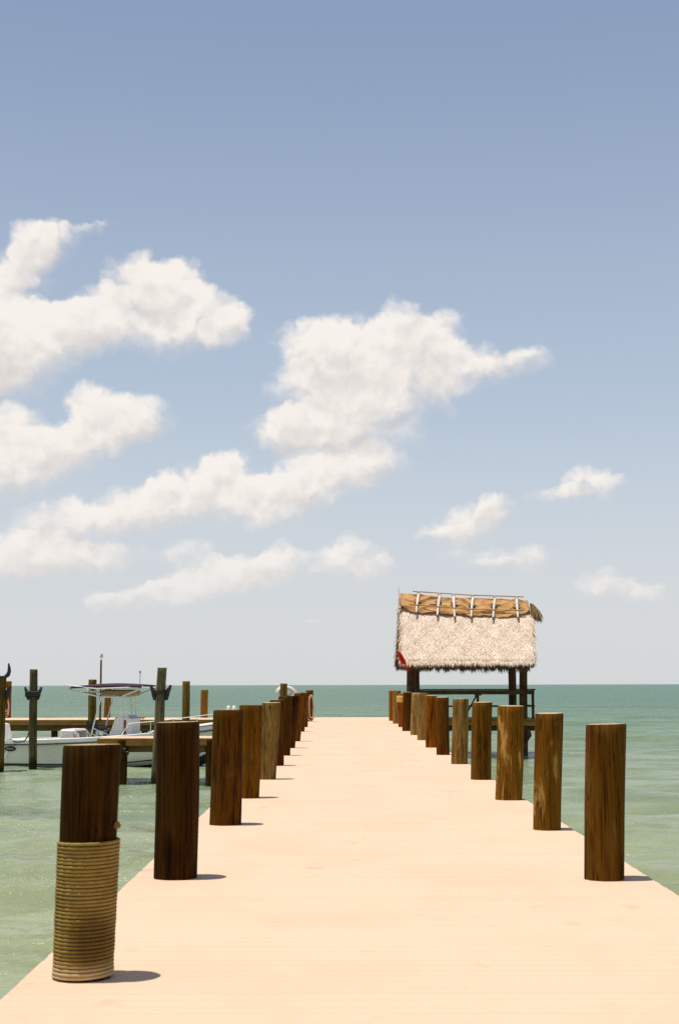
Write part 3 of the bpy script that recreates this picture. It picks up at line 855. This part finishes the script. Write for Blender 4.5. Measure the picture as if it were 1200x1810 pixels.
# ------------------------------------------------------------------ thatched hut on its own platform beside the pier
def build_hut():
    ox, oy, oz = 4.9, 56.9, WATER
    hut = empty('thatched_hut', (ox, oy, 0.0), 'thatched open hut on dark timber posts right of the pier end', 'hut')
    W = M['hutwood']
    posts = ((2.60, 55.45, .155), (2.96, 58.4, .14), (6.95, 55.45, .155), (6.88, 58.4, .16))
    for i, (px, py, r) in enumerate(posts):
        mb, cap, c = piling_mesh(500 + i, r, r, 2.75 if py < 57 else 2.8, 0.02, bottom=-2.4)
        mb.build('corner_post', W, hut, (px - ox, py - oy, 0), smooth=True)
    # platform
    for py in (55.25, 58.6):
        MB().box((2.46 - ox, py - oy - 0.05, -0.06), (7.45 - ox, py - oy + 0.05, 0.15), 0.006).build('deck_beam', M['fascia'], hut)
        MB().box((2.46 - ox, py - oy + 0.10, -0.27), (7.40 - ox, py - oy + 0.22, -0.07)).build('lower_beam', W, hut)
    pm = MB().box((0.003, -1.80, 0.0), (0.137, 1.80, 0.03), 0.002).mesh('plank', M['fascia'])
    x = 2.44
    while x < 7.40:
        link('plank', pm, hut, (x - ox, 56.92 - oy, 0.156))
        x += 0.14
    # railing in front and at the sides
    yr = 55.22 - oy
    MB().box((2.85 - ox, yr - 0.09, 1.29), (7.40 - ox, yr + 0.09, 1.335), 0.005).build('rail_cap', W, hut)
    MB().box((2.85 - ox, yr - 0.02, 1.12), (7.36 - ox, yr + 0.02, 1.285), 0.004).build('top_rail', W, hut)
    MB().box((2.85 - ox, yr - 0.02, 0.64), (7.36 - ox, yr + 0.02, 0.71), 0.004).build('lower_rail', W, hut)
    for px in (2.95, 5.18, 7.30):
        MB().box((px - ox - 0.05, yr + 0.022, 0.16), (px - ox + 0.05, yr + 0.11, 1.288), 0.005).build('rail_post', W, hut)
    MB().tube([(5.15 - ox, yr + 0.06, 1.12), (4.78 - ox, yr + 0.06, 0.45)], 0.035, 6).build('brace', W, hut)
    for px in (7.32,):
        MB().box((px - ox - 0.02, 55.35 - oy, 1.12), (px - ox + 0.02, 58.6 - oy, 1.28), 0.004).build('top_rail', W, hut)
        MB().box((px - ox - 0.02, 55.35 - oy, 0.64), (px - ox + 0.02, 58.6 - oy, 0.71), 0.004).build('lower_rail', W, hut)
    MB().box((2.9 - ox, 58.58 - oy, 1.12), (7.36 - ox, 58.62 - oy, 1.25), 0.004).build('top_rail', W, hut)
    MB().tube([(7.02 - ox, 55.35 - oy, -0.62), (7.12 - ox, 55.32 - oy, -0.42), (7.10 - ox, 55.32 - oy, -0.20)], [0.10, 0.13, 0.08], 9).build('knee_brace', W, hut, smooth=True)
    MB().box((5.05 - ox, yr - 0.03, 1.08), (5.32 - ox, yr + 0.03, 1.17), 0.01).build('cleat_block', W, hut)
    # roof frame
    XA, XB = 2.08 - ox, 7.42 - ox
    YF, YR, YB = 54.15 - oy, 56.9 - oy, 59.65 - oy
    ZE = 2.32

    def gx(x, t):           # the gable edges lean in a little towards the eave
        u = (x - XA) / (XB - XA)
        return x + (1 - u) * (0.14 + 0.10 * t) + u * (-0.20 + 0.32 * t)

    def ridge_z(x):
        t = (x - XA) / (XB - XA)
        return 4.95 - 0.30 * t - 0.05 * math.sin(PI * t)

    for py, zz in ((55.45 - oy, 2.72), (58.4 - oy, 2.75)):
        MB().box((2.35 - ox, py - 0.06, zz), (7.2 - ox, py + 0.06, zz + 0.16)).build('roof_beam', W, hut)
    for px in (2.6, 4.75, 6.93):
        for s in (-1, 1):
            xx = px - ox
            MB().tube([(xx, s * 2.45, ZE + 0.02), (xx, 0, ridge_z(xx) - 0.22)], 0.05, 7).build('rafter', W, hut)

    # sheathing under the thatch: one bent slab with thickness
    sl = MB()
    nx = 12
    for side, yE in ((0, YF), (1, YB)):
        vs = []; fs = []
        for i in range(nx + 1):
            x = XA + 0.08 + (XB - XA - 0.16) * i / nx
            for (tt, dz) in ((0, 0), (1, 0), (1, -0.12), (0, -0.12)):
                vs.append((gx(x, tt), yE * 0.97 + (YR - yE * 0.97) * tt, ZE + 0.02 + (ridge_z(x) - 0.08 - ZE) * tt + dz))
        for i in range(nx):
            for k in range(4):
                a, b = i * 4 + k, i * 4 + (k + 1) % 4
                fs.append((a, b, b + 4, a + 4))
        fs.append((0, 3, 2, 1)); fs.append(tuple(nx * 4 + k for k in (0, 1, 2, 3)))
        sl.add(vs, fs)
    sl.build('thatch_base', M['thatch_bed'], hut)

    # loose palm blades, thousands, as one thatch part
    V = []; F = []; VO = []; FO = []; VG = []; FG = []

    def blade(p, d, nrm, ln, wd, V=V, F=F):
        d = d.normalized(); s = d.cross(nrm).normalized() * wd
        m = p + d * (ln * 0.55) + nrm * (0.012)
        e = p + d * ln - nrm * 0.01
        o = len(V)
        V.extend([tuple(p - s), tuple(p + s), tuple(m + s * 0.8), tuple(m - s * 0.8), tuple(e)])
        F.append((o, o + 1, o + 2, o + 3)); F.append((o + 3, o + 2, o + 4))

    for side, yE, n in ((-1, YF, 52000), (1, YB, 12000)):
        for _ in range(n):
            t = rng.random() ** 0.9
            x = XA + (XB - XA) * rng.random()
            zr = ridge_z(x)
            lift = 0.01 + 0.05 * rng.random() * (1.0 if t < 0.75 else 0.3) + 0.022 * math.sin(x * 7.1 + 3 * t) * math.sin(t * 16 + x)
            slope = Vector((0, yE - YR, ZE - zr)).normalized()
            nrm = Vector((0, side * (zr - ZE), abs(yE - YR))).normalized()
            p = Vector((gx(x, t), yE + (YR - yE) * t, ZE + (zr - ZE) * t)) + nrm * lift
            d = slope + Vector((1, 0, 0)) * rng.normal(0, 0.36) + nrm * rng.normal(0.0, 0.06)
            blade(p, d, nrm, 0.14 + 0.22 * rng.random(), 0.0045 + 0.007 * rng.random())
        # eave fringe hanging down, in uneven tufts
        for _ in range(6500 if side < 0 else 2000):
            x = XA + (XB - XA) * rng.random()
            tuft = 0.5 + 0.5 * math.sin(x * 5.3 + 1.1) * math.sin(x * 11.7) + 0.3 * math.sin(x * 23)
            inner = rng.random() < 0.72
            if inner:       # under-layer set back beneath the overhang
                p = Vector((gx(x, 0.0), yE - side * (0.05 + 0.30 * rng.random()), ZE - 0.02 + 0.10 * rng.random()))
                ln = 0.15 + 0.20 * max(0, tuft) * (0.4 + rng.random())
            else:
                p = Vector((gx(x, 0.0), yE + side * 0.02 - side * 0.12 * rng.random(), ZE + 0.05 + 0.10 * rng.random()))
                ln = 0.10 + 0.12 * max(0, tuft) * rng.random()
            d = Vector((rng.normal(0, 0.22), side * 0.10 + rng.normal(0, 0.12), -1.0))
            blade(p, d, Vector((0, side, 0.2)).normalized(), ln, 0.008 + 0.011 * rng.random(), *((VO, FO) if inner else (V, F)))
    # gable ends: shaggy edges
    for xe, sx in ((XA, -1), (XB, 1)):
        for _ in range(2600):
            sd = -1 if rng.random() < 0.6 else 1
            t = rng.random()
            yE = YF if sd < 0 else YB
            zr = ridge_z(xe)
            p = Vector((gx(xe, t) + sx * (-0.08 + 0.10 * rng.random()), yE + (YR - yE) * t, ZE + (zr - ZE) * t - 0.05 + 0.15 * rng.random()))
            d = Vector((sx * abs(rng.normal(0.25, 0.3)), rng.normal(0, 0.3), -1.0 + rng.normal(0, 0.3)))
            blade(p, d, Vector((sx, sd * 0.3, 0.3)).normalized(), 0.12 + 0.20 * rng.random(), 0.010 + 0.012 * rng.random(), *((VG, FG) if rng.random() < 0.55 + 0.4 * math.sin(t * 19) else (V, F)))
    me = bpy.data.meshes.new('thatch')
    me.from_pydata(V, [], F); me.materials.append(M['thatch']); me.update()
    tag(link('thatch', me, hut), kind='stuff')
    me = bpy.data.meshes.new('gable_fringe')
    me.from_pydata(VG, [], FG); me.materials.append(M['thatch_tuft']); me.update()
    tag(link('gable_fringe', me, hut), kind='stuff')
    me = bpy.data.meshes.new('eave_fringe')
    me.from_pydata(VO, [], FO); me.materials.append(M['thatch_shade']); me.update()
    tag(link('eave_fringe', me, hut), 'ragged brown fringe under the eave with shade painted in', kind='stuff')

    # drooping tuft off the right end of the ridge
    V2 = []; F2 = []
    V, F = V2, F2
    for _ in range(800):
        u = rng.random() ** 1.5
        st = Vector((XB + 0.02 + 0.20 * u, YR - 0.70 + 0.5 * rng.random(), ridge_z(XB) - 0.06 - 0.16 * u + 0.10 * rng.random()))
        d = Vector((0.12 + 0.30 * u + rng.normal(0, 0.12), -0.1 + rng.normal(0, 0.15), -1.0))
        o = len(V2)
        ln = 0.28 + 0.38 * rng.random()
        d.normalize(); s = d.cross(Vector((0, 1, 0.2))).normalized() * (0.011 + 0.008 * rng.random())
        m_ = st + d * ln * 0.5 + Vector((0.05, 0, 0)); e = st + d * ln
        V2.extend([tuple(st - s), tuple(st + s), tuple(m_ + s), tuple(m_ - s), tuple(e)])
        F2.append((o, o + 1, o + 2, o + 3)); F2.append((o + 3, o + 2, o + 4))
    me = bpy.data.meshes.new('thatch_tuft')
    me.from_pydata(V2, [], F2); me.materials.append(M['thatch_tuft']); me.update()
    tag(link('thatch_tuft', me, hut), kind='stuff')

    # burlap ridge cloth, wrinkled, folded over the ridge
    nu, nv = 110, 34
    vs = []; fs = []
    for i in range(nu + 1):
        x = XA + 0.22 + (XB - XA - 0.26) * i / nu
        zr = ridge_z(x) + 0.13
        for j in range(nv + 1):
            v = j / nv * 2 - 1
            edge = 0.96 + 0.03 * math.sin(x * 6) + 0.02 * math.sin(x * 17)
            if x < XA + 0.55: edge *= 0.62 + 0.38 * max(0, (x - XA - 0.1) / 0.45)
            if x > XB - 0.7: edge *= 0.62 + 0.38 * (XB - x) / 0.7
            s = v * edge
            zz = zr - (math.sqrt(s * s + 0.012) - 0.11) * 0.84
            wr = 0.022 * math.sin(x * 5.1 + 6 * s + 1.5 * math.sin(x * 2.3)) * math.sin(s * 9 + x) + 0.010 * math.sin(x * 9 - 14 * s) + 0.055 * max(0.0, math.sin(s * 17 + 2.6 * math.sin(x * 2.1) + 1.2 * math.sin(x * 5.7))) ** 3
            vs.append((x, YR + s * 0.83 + (-wr * 0.9 if v < 0 else wr), zz + wr * 0.8 + 0.06))
    for i in range(nu):
        for j in range(nv):
            a = i * (nv + 1) + j
            fs.append((a, a + nv + 1, a + nv + 2, a + 1))
    o = MB().add(vs, fs).build('ridge_cloth', M['tarp'], hut, smooth=True)
    sm = o.modifiers.new('thickness', 'SOLIDIFY'); sm.thickness = 0.02
    # bamboo poles along the ridge and sticks straddling it
    def front(x, s, off):       # point on the front slope, s metres down from the ridge
        return Vector((x, YR - s * 0.74 - off * 0.6, ridge_z(x) + 0.22 - s * 0.68 + off * 0.6))
    MB().tube([front(2.80 - ox, -0.02, 0.14), front(5 - ox, -0.02, 0.14), front(7.22 - ox, -0.02, 0.14)], 0.022, 8).build('bamboo_pole', M['bamboo'], hut)
    MB().tube([front(2.62 - ox, 0.80, 0.12), front(5 - ox, 0.84, 0.12), front(7.16 - ox, 0.80, 0.12)], 0.024, 8).build('bamboo_pole', M['bamboo'], hut)
    MB().tube([(2.7 - ox, YR + 0.55, ridge_z(0) - 0.2), (7.1 - ox, YR + 0.55, ridge_z(0) - 0.25)], 0.024, 8).build('bamboo_pole', M['bamboo'], hut)
    for k, (xt, xb, ln) in enumerate(((3.02, 2.88, 1.16), (3.86, 3.70, 1.24), (4.42, 4.38, 1.28), (5.18, 5.03, 1.22), (6.06, 5.89, 1.20), (6.93, 6.87, 1.16))):
        pts = [front(xt - ox + 0.03, -0.12, 0.05), front(xt - ox, 0.12, 0.06), front((xt + xb) / 2 - ox, ln * 0.5, 0.07), front(xb - ox, ln + 0.04, 0.05)]
        MB().tube(pts, [0.040, 0.058, 0.050, 0.036], 9).build('straddle_stick', M['peg'], hut, smooth=True)
        for dx_ in (-0.10, 0.10):
            q0 = front((xt * 0.6 + xb * 0.4) - ox + dx_, 0.36, 0.02); q1 = front((xt * 0.55 + xb * 0.45) - ox + dx_ * 0.8, 0.60, 0.03)
            MB().tube([q0, q1], [0.035, 0.045], 7).build('lashing', M['black'], hut)
        tip = front(xb - ox, ln + 0.03, 0.05); tip2 = front(xb - ox - 0.01, ln + 0.14, 0.05)
        MB().tube([tip, tip2], [0.045, 0.035], 8).build('stick_tip', M['rust'], hut, smooth=True)
        # its partner on the far slope
        MB().tube([(xt - ox, YR - 0.08, ridge_z(xt - ox) + 0.33), (xb - ox, YR + 0.75, ridge_z(xb - ox) - 0.38)], [0.045, 0.036], 8).build('straddle_stick', M['peg'], hut, smooth=True)
    # thin pale rod at the left end
    MB().tube([(XA + 0.17, YR - 0.05, ridge_z(XA) - 0.25), (XA + 0.15, YR - 0.05, ridge_z(XA) + 0.42)], 0.012, 6).build('thin_rod', M['peg'], hut)

    # red cloth tied at the lower left corner
    nu, nv = 10, 16
    vs = []; fs = []
    for j in range(nv + 1):
        t = j / nv
        for i in range(nu + 1):
            u = i / nu - 0.5
            wv = 0.05 * math.sin(u * 14 + t * 4) * (0.4 + t)
            vs.append((-0.02 + 0.34 * t + u * (0.13 + 0.10 * math.sin(PI * t)), -0.02 + wv, -0.72 * t - 0.05 * u))
    for j in range(nv):
        for i in range(nu):
            a = j * (nu + 1) + i
            fs.append((a, a + 1, a + nu + 2, a + nu + 1))
    o = MB().add(vs, fs).build('red_flag', M['red'], None, (XA + ox + 0.03, YF + oy - 0.09, ZE + 0.44), smooth=True)
    sm = o.modifiers.new('thickness', 'SOLIDIFY'); sm.thickness = 0.012
    tag(o, 'red cloth hanging from the lower left corner of the thatch', 'flag')


M['thatch_tuft'] = simple_mat('tan_dry_fronds', (0.34, 0.20, 0.085), 0.9, 0.45, 14.0)
M['thatch_bed'] = simple_mat('matted_palm_thatch', (0.62, 0.47, 0.33), 0.9, 0.25, 9.0)
M['thatch_shade'] = simple_mat('shade_brown_thatch', (0.12, 0.062, 0.022), 0.9, 0.4, 8.0)  # brown fronds darkened so the colour carries the shade beneath the eave
build_hut()


# ------------------------------------------------------------------ centre console boat
def build_boat():
    yaw = R(-11)
    bt = empty('motorboat', (-11.75, 51.0, WATER), 'white centre console motorboat with dark plum canopy moored before the far dock', 'boat', None, yaw)
    # stations: x, half beam at sheer, sheer z, half beam at chine, chine z, keel z
    st = [(0.0, 1.12, 0.86, 1.02, 0.05, -0.40), (1.5, 1.20, 0.88, 1.08, 0.05, -0.42), (3.2, 1.24, 0.95, 1.10, 0.07, -0.44), (4.6, 1.20, 1.04, 1.00, 0.14, -0.42),
          (5.8, 1.04, 1.15, 0.74, 0.26, -0.32), (6.8, 0.72, 1.27, 0.38, 0.42, -0.10), (7.4, 0.36, 1.35, 0.14, 0.58, 0.25), (7.75, 0.05, 1.40, 0.02, 0.80, 0.66)]

    def section(s):
        x, hs, zs, hc, zc, zk = s
        half = [(hs, zs), (hs * 0.99, zs - 0.10), (hc + (hs - hc) * 0.45, zc + (zs - zc) * 0.42), (hc, zc), (hc * 0.95, zc - 0.04), (hc * 0.5, zk + (zc - zk) * 0.5), (0.0, zk)]
        pts = [(x, -a, b) for a, b in half] + [(x, a, b) for a, b in half[-2::-1]]
        return pts

    def interp(n):
        out = []
        xs = np.array([s[0] for s in st])
        from_x = np.linspace(0, 7.75, n)
        cols = [np.interp(from_x, xs, [s[k] for s in st]) for k in range(6)]
        for c in (1, 2, 3, 4, 5):
            cols[c] = np.convolve(np.pad(cols[c], 1, 'edge'), [0.25, 0.5, 0.25], 'valid')
        return list(zip(*cols))

    sts = interp(32)
    secs = [section(s) for s in sts]
    m = len(secs[0])
    vs = [p for s in secs for p in s]
    fs = []
    for i in range(len(secs) - 1):
        for k in range(m - 1):
            fs.append((i * m + k, i * m + k + 1, (i + 1) * m + k + 1, (i + 1) * m + k))
    fs.append(tuple(range(m - 1, -1, -1)))
    MB().add(vs, fs).build('hull', M['hull'], bt, smooth=True)
    # black bottom paint just proud of the hull
    bv = []; bf = []
    for s in sts:
        x, hs, zs, hc, zc, zk = s
        zw = max(zc + 0.03, 0.10)
        hw = hc + (hs - hc) * min(1, max(0, (zw - zc) / (zs - zc)))
        for (a, b) in ((-hw - 0.006, zw), (-hc - 0.006, zc), (-hc * 0.5, zk + (zc - zk) * 0.5 - 0.01), (0, zk - 0.01), (hc * 0.5, zk + (zc - zk) * 0.5 - 0.01), (hc + 0.006, zc), (hw + 0.006, zw)):
            bv.append((x - 0.002, a, b))
    for i in range(len(sts) - 1):
        for k in range(6):
            bf.append((i * 7 + k, i * 7 + k + 1, (i + 1) * 7 + k + 1, (i + 1) * 7 + k))
    MB().add(bv, bf).build('bottom_paint', M['bottom'], bt)
    # gunwale cap all round with the cockpit open inside
    gv = []; gf = []
    for s in sts:
        x, hs, zs = s[0], s[1], s[2]
        inn = max(hs - 0.26, 0.0)
        for (a, b) in ((-hs - 0.03, zs - 0.10), (-hs - 0.03, zs + 0.03), (-inn, zs + 0.05), (-inn, zs - 0.55)):
            gv.append((x, a, b))
        for (a, b) in ((inn, zs - 0.55), (inn, zs + 0.05), (hs + 0.03, zs + 0.03), (hs + 0.03, zs - 0.10)):
            gv.append((x, a, b))
    for i in range(len(sts) - 1):
        for k in (0, 1, 2, 3, 4, 5, 6):
            gf.append((i * 8 + k, i * 8 + k + 1, (i + 1) * 8 + k + 1, (i + 1) * 8 + k))
    MB().add(gv, gf).build('gunwale', M['white'], bt)
    MB().box((-0.02, -1.14, 0.30), (0.32, 1.14, 0.90), 0.03).build('transom_well', M['hull'], bt)
    # foredeck
    fv = []; ff = []
    fst = [s for s in sts if s[0] > 5.4]
    for s in fst:
        x, hs, zs = s[0], s[1], s[2]
        for a in (-1, -0.5, 0, 0.5, 1):
            fv.append((x, a * (hs + 0.02), zs + 0.055 + 0.06 * (1 - a * a)))
    for i in range(len(fst) - 1):
        for k in range(4):
            ff.append((i * 5 + k, i * 5 + k + 1, (i + 1) * 5 + k + 1, (i + 1) * 5 + k))
    o = MB().add(fv, ff).build('foredeck', M['white'], bt, smooth=True)
    sm = o.modifiers.new('thickness', 'SOLIDIFY'); sm.thickness = 0.03
    # rub rail
    for sd in (-1, 1):
        MB().tube([(s[0], sd * (s[1] + 0.035), s[2] - 0.12) for s in sts], 0.028, 6).build('rub_rail', M['black'], bt)
    # bow rail
    rp = [(s[0], -(s[1] - 0.06), s[2] + 0.42) for s in sts if 4.6 < s[0] < 7.6]
    MB().tube([(4.5, -1.12, 1.08)] + rp + [(7.65, 0, 1.75)], 0.016, 6).build('bow_rail', M['alu'], bt)
    for xq in (5.4, 6.3, 7.1):
        s = min(sts, key=lambda q: abs(q[0] - xq))
        MB().tube([(s[0], -(s[1] - 0.06), s[2] + 0.05), (s[0], -(s[1] - 0.06), s[2] + 0.42)], 0.014, 6).build('rail_stanchion', M['alu'], bt)
    # console with windshield and wheel
    con = MB()
    prof = [(3.80, 0.50), (4.62, 0.50), (4.62, 1.62), (4.20, 1.70), (4.02, 1.62), (3.90, 1.30)]
    vs = [(x, -0.45, z) for x, z in prof] + [(x, 0.45, z) for x, z in prof]
    n = len(prof)
    con.add(vs, [tuple(range(n)), tuple(range(2 * n - 1, n - 1, -1))] + [(i, i + n, (i + 1) % n + n, (i + 1) % n) for i in range(n)])
    con.build('console', M['white'], bt)
    MB().box((4.34, -0.462, 0.62), (4.42, -0.448, 1.58), 0.003).build('console_door_seam', M['rust'], bt)
    ws = MB().add([(4.60, -0.42, 1.63), (4.60, 0.42, 1.63), (4.46, 0.36, 1.74), (4.46, -0.36, 1.74), (4.615, -0.42, 1.63), (4.615, 0.42, 1.63), (4.475, 0.36, 1.74), (4.475, -0.36, 1.74)],
                  [(0, 1, 2, 3), (7, 6, 5, 4), (0, 4, 5, 1), (1, 5, 6, 2), (2, 6, 7, 3), (3, 7, 4, 0)])
    ws.build('windshield', M['glass'], bt)
    MB().tube([(3.86 + 0.05 * math.sin(2 * PI * k / 20), 0.18 * math.cos(2 * PI * k / 20), 1.48 + 0.17 * math.sin(2 * PI * k / 20)) for k in range(20)], 0.014, 6, closed=True).build('steering_wheel', M['steel'], bt)
    # leaning post: dark seat on crossed legs
    MB().box((2.98, -0.50, 1.22), (3.44, 0.50, 1.34), 0.04).build('leaning_seat', M['black'], bt)
    MB().box((2.98, -0.50, 1.36), (3.06, 0.50, 1.52), 0.03).build('seat_back', M['black'], bt)
    for sd in (-0.44, 0.44):
        MB().tube([(3.0, sd, 0.50), (3.42, sd, 1.22)], 0.022, 7).build('seat_leg', M['alu'], bt)
        MB().tube([(3.42, sd, 0.50), (3.0, sd, 1.22)], 0.022, 7).build('seat_leg', M['alu'], bt)
    MB().box((3.02, -0.42, 0.50), (3.42, 0.42, 1.02), 0.03).build('cooler', M['black'], bt)
    # stern seat / white box
    MB().box((2.05, -0.62, 0.55), (2.62, 0.60, 1.26), 0.06).build('stern_seat', M['vinyl'], bt)
    MB().tube([(2.62, -0.60, 1.20), (2.72, -0.62, 1.05), (2.76, -0.62, 0.85)], 0.06, 8).build('seat_bolster', M['vinyl'], bt, smooth=True)
    # T-top: legs, frame, canvas, tan box
    for sd in (-0.62, 0.62):
        MB().tube([(3.18, sd, 0.90), (3.30, sd, 1.40), (3.55, sd * 0.98, 2.36)], 0.027, 8).build('top_leg', M['alu'], bt)
        MB().tube([(4.30, sd * 0.9, 0.90), (4.28, sd * 0.9, 1.7), (4.22, sd * 0.92, 2.36)], 0.027, 8).build('top_leg', M['alu'], bt)
        MB().tube([(4.44, sd * 0.8, 1.62), (4.42, sd * 0.85, 2.42)], 0.022, 8).build('top_leg', M['alu'], bt)
        MB().tube([(3.24, sd, 1.12), (3.85, sd * 0.8, 0.78)], 0.02, 7).build('leg_brace', M['alu'], bt)
        MB().tube([(3.28, sd, 1.30), (3.85, sd * 0.8, 1.05)], 0.018, 7).build('leg_brace', M['alu'], bt)
        MB().tube([(2.48, sd * 1.35, 2.60), (2.9, sd * 1.3, 2.52), (3.55, sd * 1.0, 2.38), (4.25, sd * 0.95, 2.37), (5.12, sd * 1.35, 2.68)], 0.028, 8).build('top_frame', M['alu'], bt)
        MB().tube([(2.36, sd * 1.40, 2.78), (3.5, sd * 1.42, 2.66), (4.6, sd * 1.42, 2.70), (5.14, sd * 1.35, 2.72)], 0.026, 8).build('top_frame', M['alu'], bt)
        MB().tube([(2.36, sd * 1.40, 2.78), (2.55, sd * 1.36, 2.58)], 0.035, 8).build('top_frame', M['alu'], bt)
        for xq in (2.75, 3.05, 3.35):
            MB().tube([(xq, sd * 1.32, 2.56), (xq + 0.28, sd * 1.41, 2.68)], 0.012, 6).build('top_strut', M['alu'], bt)
    for xq, zq in ((2.42, 2.70), (2.9, 2.52), (3.55, 2.38), (4.25, 2.37), (5.13, 2.70)):
        MB().tube([(xq, -0.9, zq), (xq, 0.9, zq)], 0.022, 7).build('cross_tube', M['alu'], bt)
    cv = []; cf = []
    for i in range(17):
        u = i / 16
        x = 2.52 + 2.60 * u
        for j in range(11):
            v = j / 10 * 2 - 1
            z = 2.71 + 0.07 * math.sin(PI * u) * (1 - 0.5 * v * v) + 0.03 * u + 0.05 * (1 - v * v)
            cv.append((x, v * 0.90, z))
    for i in range(16):
        for j in range(10):
            a = i * 11 + j
            cf.append((a, a + 11, a + 12, a + 1))
    o = MB().add(cv, cf).build('canopy', M['navy'], bt, smooth=True)
    sm = o.modifiers.new('thickness', 'SOLIDIFY'); sm.thickness = 0.05
    MB().box((3.50, -0.55, 2.40), (4.60, 0.55, 2.62), 0.05).build('canopy_box', M['tan'], bt)
    ant = MB().tube([(4.92, -0.5, 2.75), (4.92, -0.5, 3.20)], 0.012, 6).build('antenna', M['steel'], bt)
    MB().lathe([(0.03, 0), (0.03, 0.08), (0.0, 0.1)], 10, Matrix.Translation((4.92, -0.5, 3.18))).build('antenna_tip', M['steel'], ant)
    # oval emblem with a pale scribble, near the stern
    em = MB()
    n = 28
    ov = [(0.48 + 0.20 * math.cos(2 * PI * k / n), 0.085 * math.sin(2 * PI * k / n)) for k in range(n)]
    yy = lambda z: -1.155 - 0.03 * (z / 0.3)
    em.add([(x, yy(z) - 0.012, 0.60 + z) for x, z in ov] + [(x, yy(z) + 0.06, 0.60 + z) for x, z in ov], [tuple(range(n))] + [(i, i + n, (i + 1) % n + n, (i + 1) % n) for i in range(n)])
    emb = em.build('oval_emblem', M['black'], bt)
    MB().tube([(0.34, -1.172, 0.585), (0.42, -1.177, 0.625), (0.48, -1.172, 0.585), (0.54, -1.178, 0.615), (0.60, -1.172, 0.59)], 0.009, 5).build('emblem_mark', M['white'], emb)
    # outboard motor on the transom
    om = MB()
    prof = [(-0.10, 0.55), (-0.62, 0.62), (-0.86, 0.95), (-0.84, 1.35), (-0.55, 1.50), (-0.16, 1.42), (-0.06, 1.0)]
    n = len(prof)
    rings = []
    for s, w in ((0.80, -0.24), (1.0, -0.17), (1.0, 0.17), (0.80, 0.24)):
        cx, cz = -0.45, 1.05
        rings.append([(cx + (x - cx) * s, w, cz + (z - cz) * s) for x, z in prof])
    vs = [p for r in rings for p in r]
    fs = [tuple(range(n)), tuple(range(4 * n - 1, 3 * n - 1, -1))]
    for k in range(3):
        fs += [(k * n + i, k * n + n + i, k * n + n + (i + 1) % n, k * n + (i + 1) % n) for i in range(n)]
    mot = om.add(vs, fs).build('outboard_motor', M['white'], bt, smooth=True)
    MB().box((-0.52, -0.12, -0.45), (-0.20, 0.12, 0.57), 0.04).build('midsection', M['white'], mot)
    MB().box((-0.16, -0.20, 0.25), (0.02, 0.20, 0.80), 0.03).build('mount_bracket', M['black'], mot)
    MB().box((-0.60, -0.16, 0.66), (-0.14, -0.245, 0.74), 0.01).build('cowl_stripe', M['black'], mot)
    MB().box((-0.65, -0.70, 0.22), (-0.02, 0.9, 0.30), 0.02).build('swim_platform', M['white'], bt)
    # thin white drain/rope line from the hull down to the water
    MB().tube([(0.40, -1.19, 0.52), (0.30, -1.21, 0.25), (0.16, -1.24, -0.05)], 0.022, 6).build('trailing_line', M['white'], bt)
    # pop-up cleat on the gunwale
    MB().box((0.28, -1.08, 0.89), (0.46, -1.02, 0.95), 0.01).build('boat_cleat', M['steel'], bt)


build_boat()

# dark dock line from the post to the boat's stern cleat
dl = [(-10.58, 48.62, 0.12), (-10.62, 48.72, -0.02), (-10.72, 48.95, -0.22), (-10.90, 49.25, -0.40), (-11.25, 49.60, -0.44), (-11.50, 49.85, -0.36)]
tag(MB().tube(dl, 0.022, 7).build('dock_line', M['black'], None, smooth=True), 'dark line running from the olive mooring post to the boat stern', 'rope')
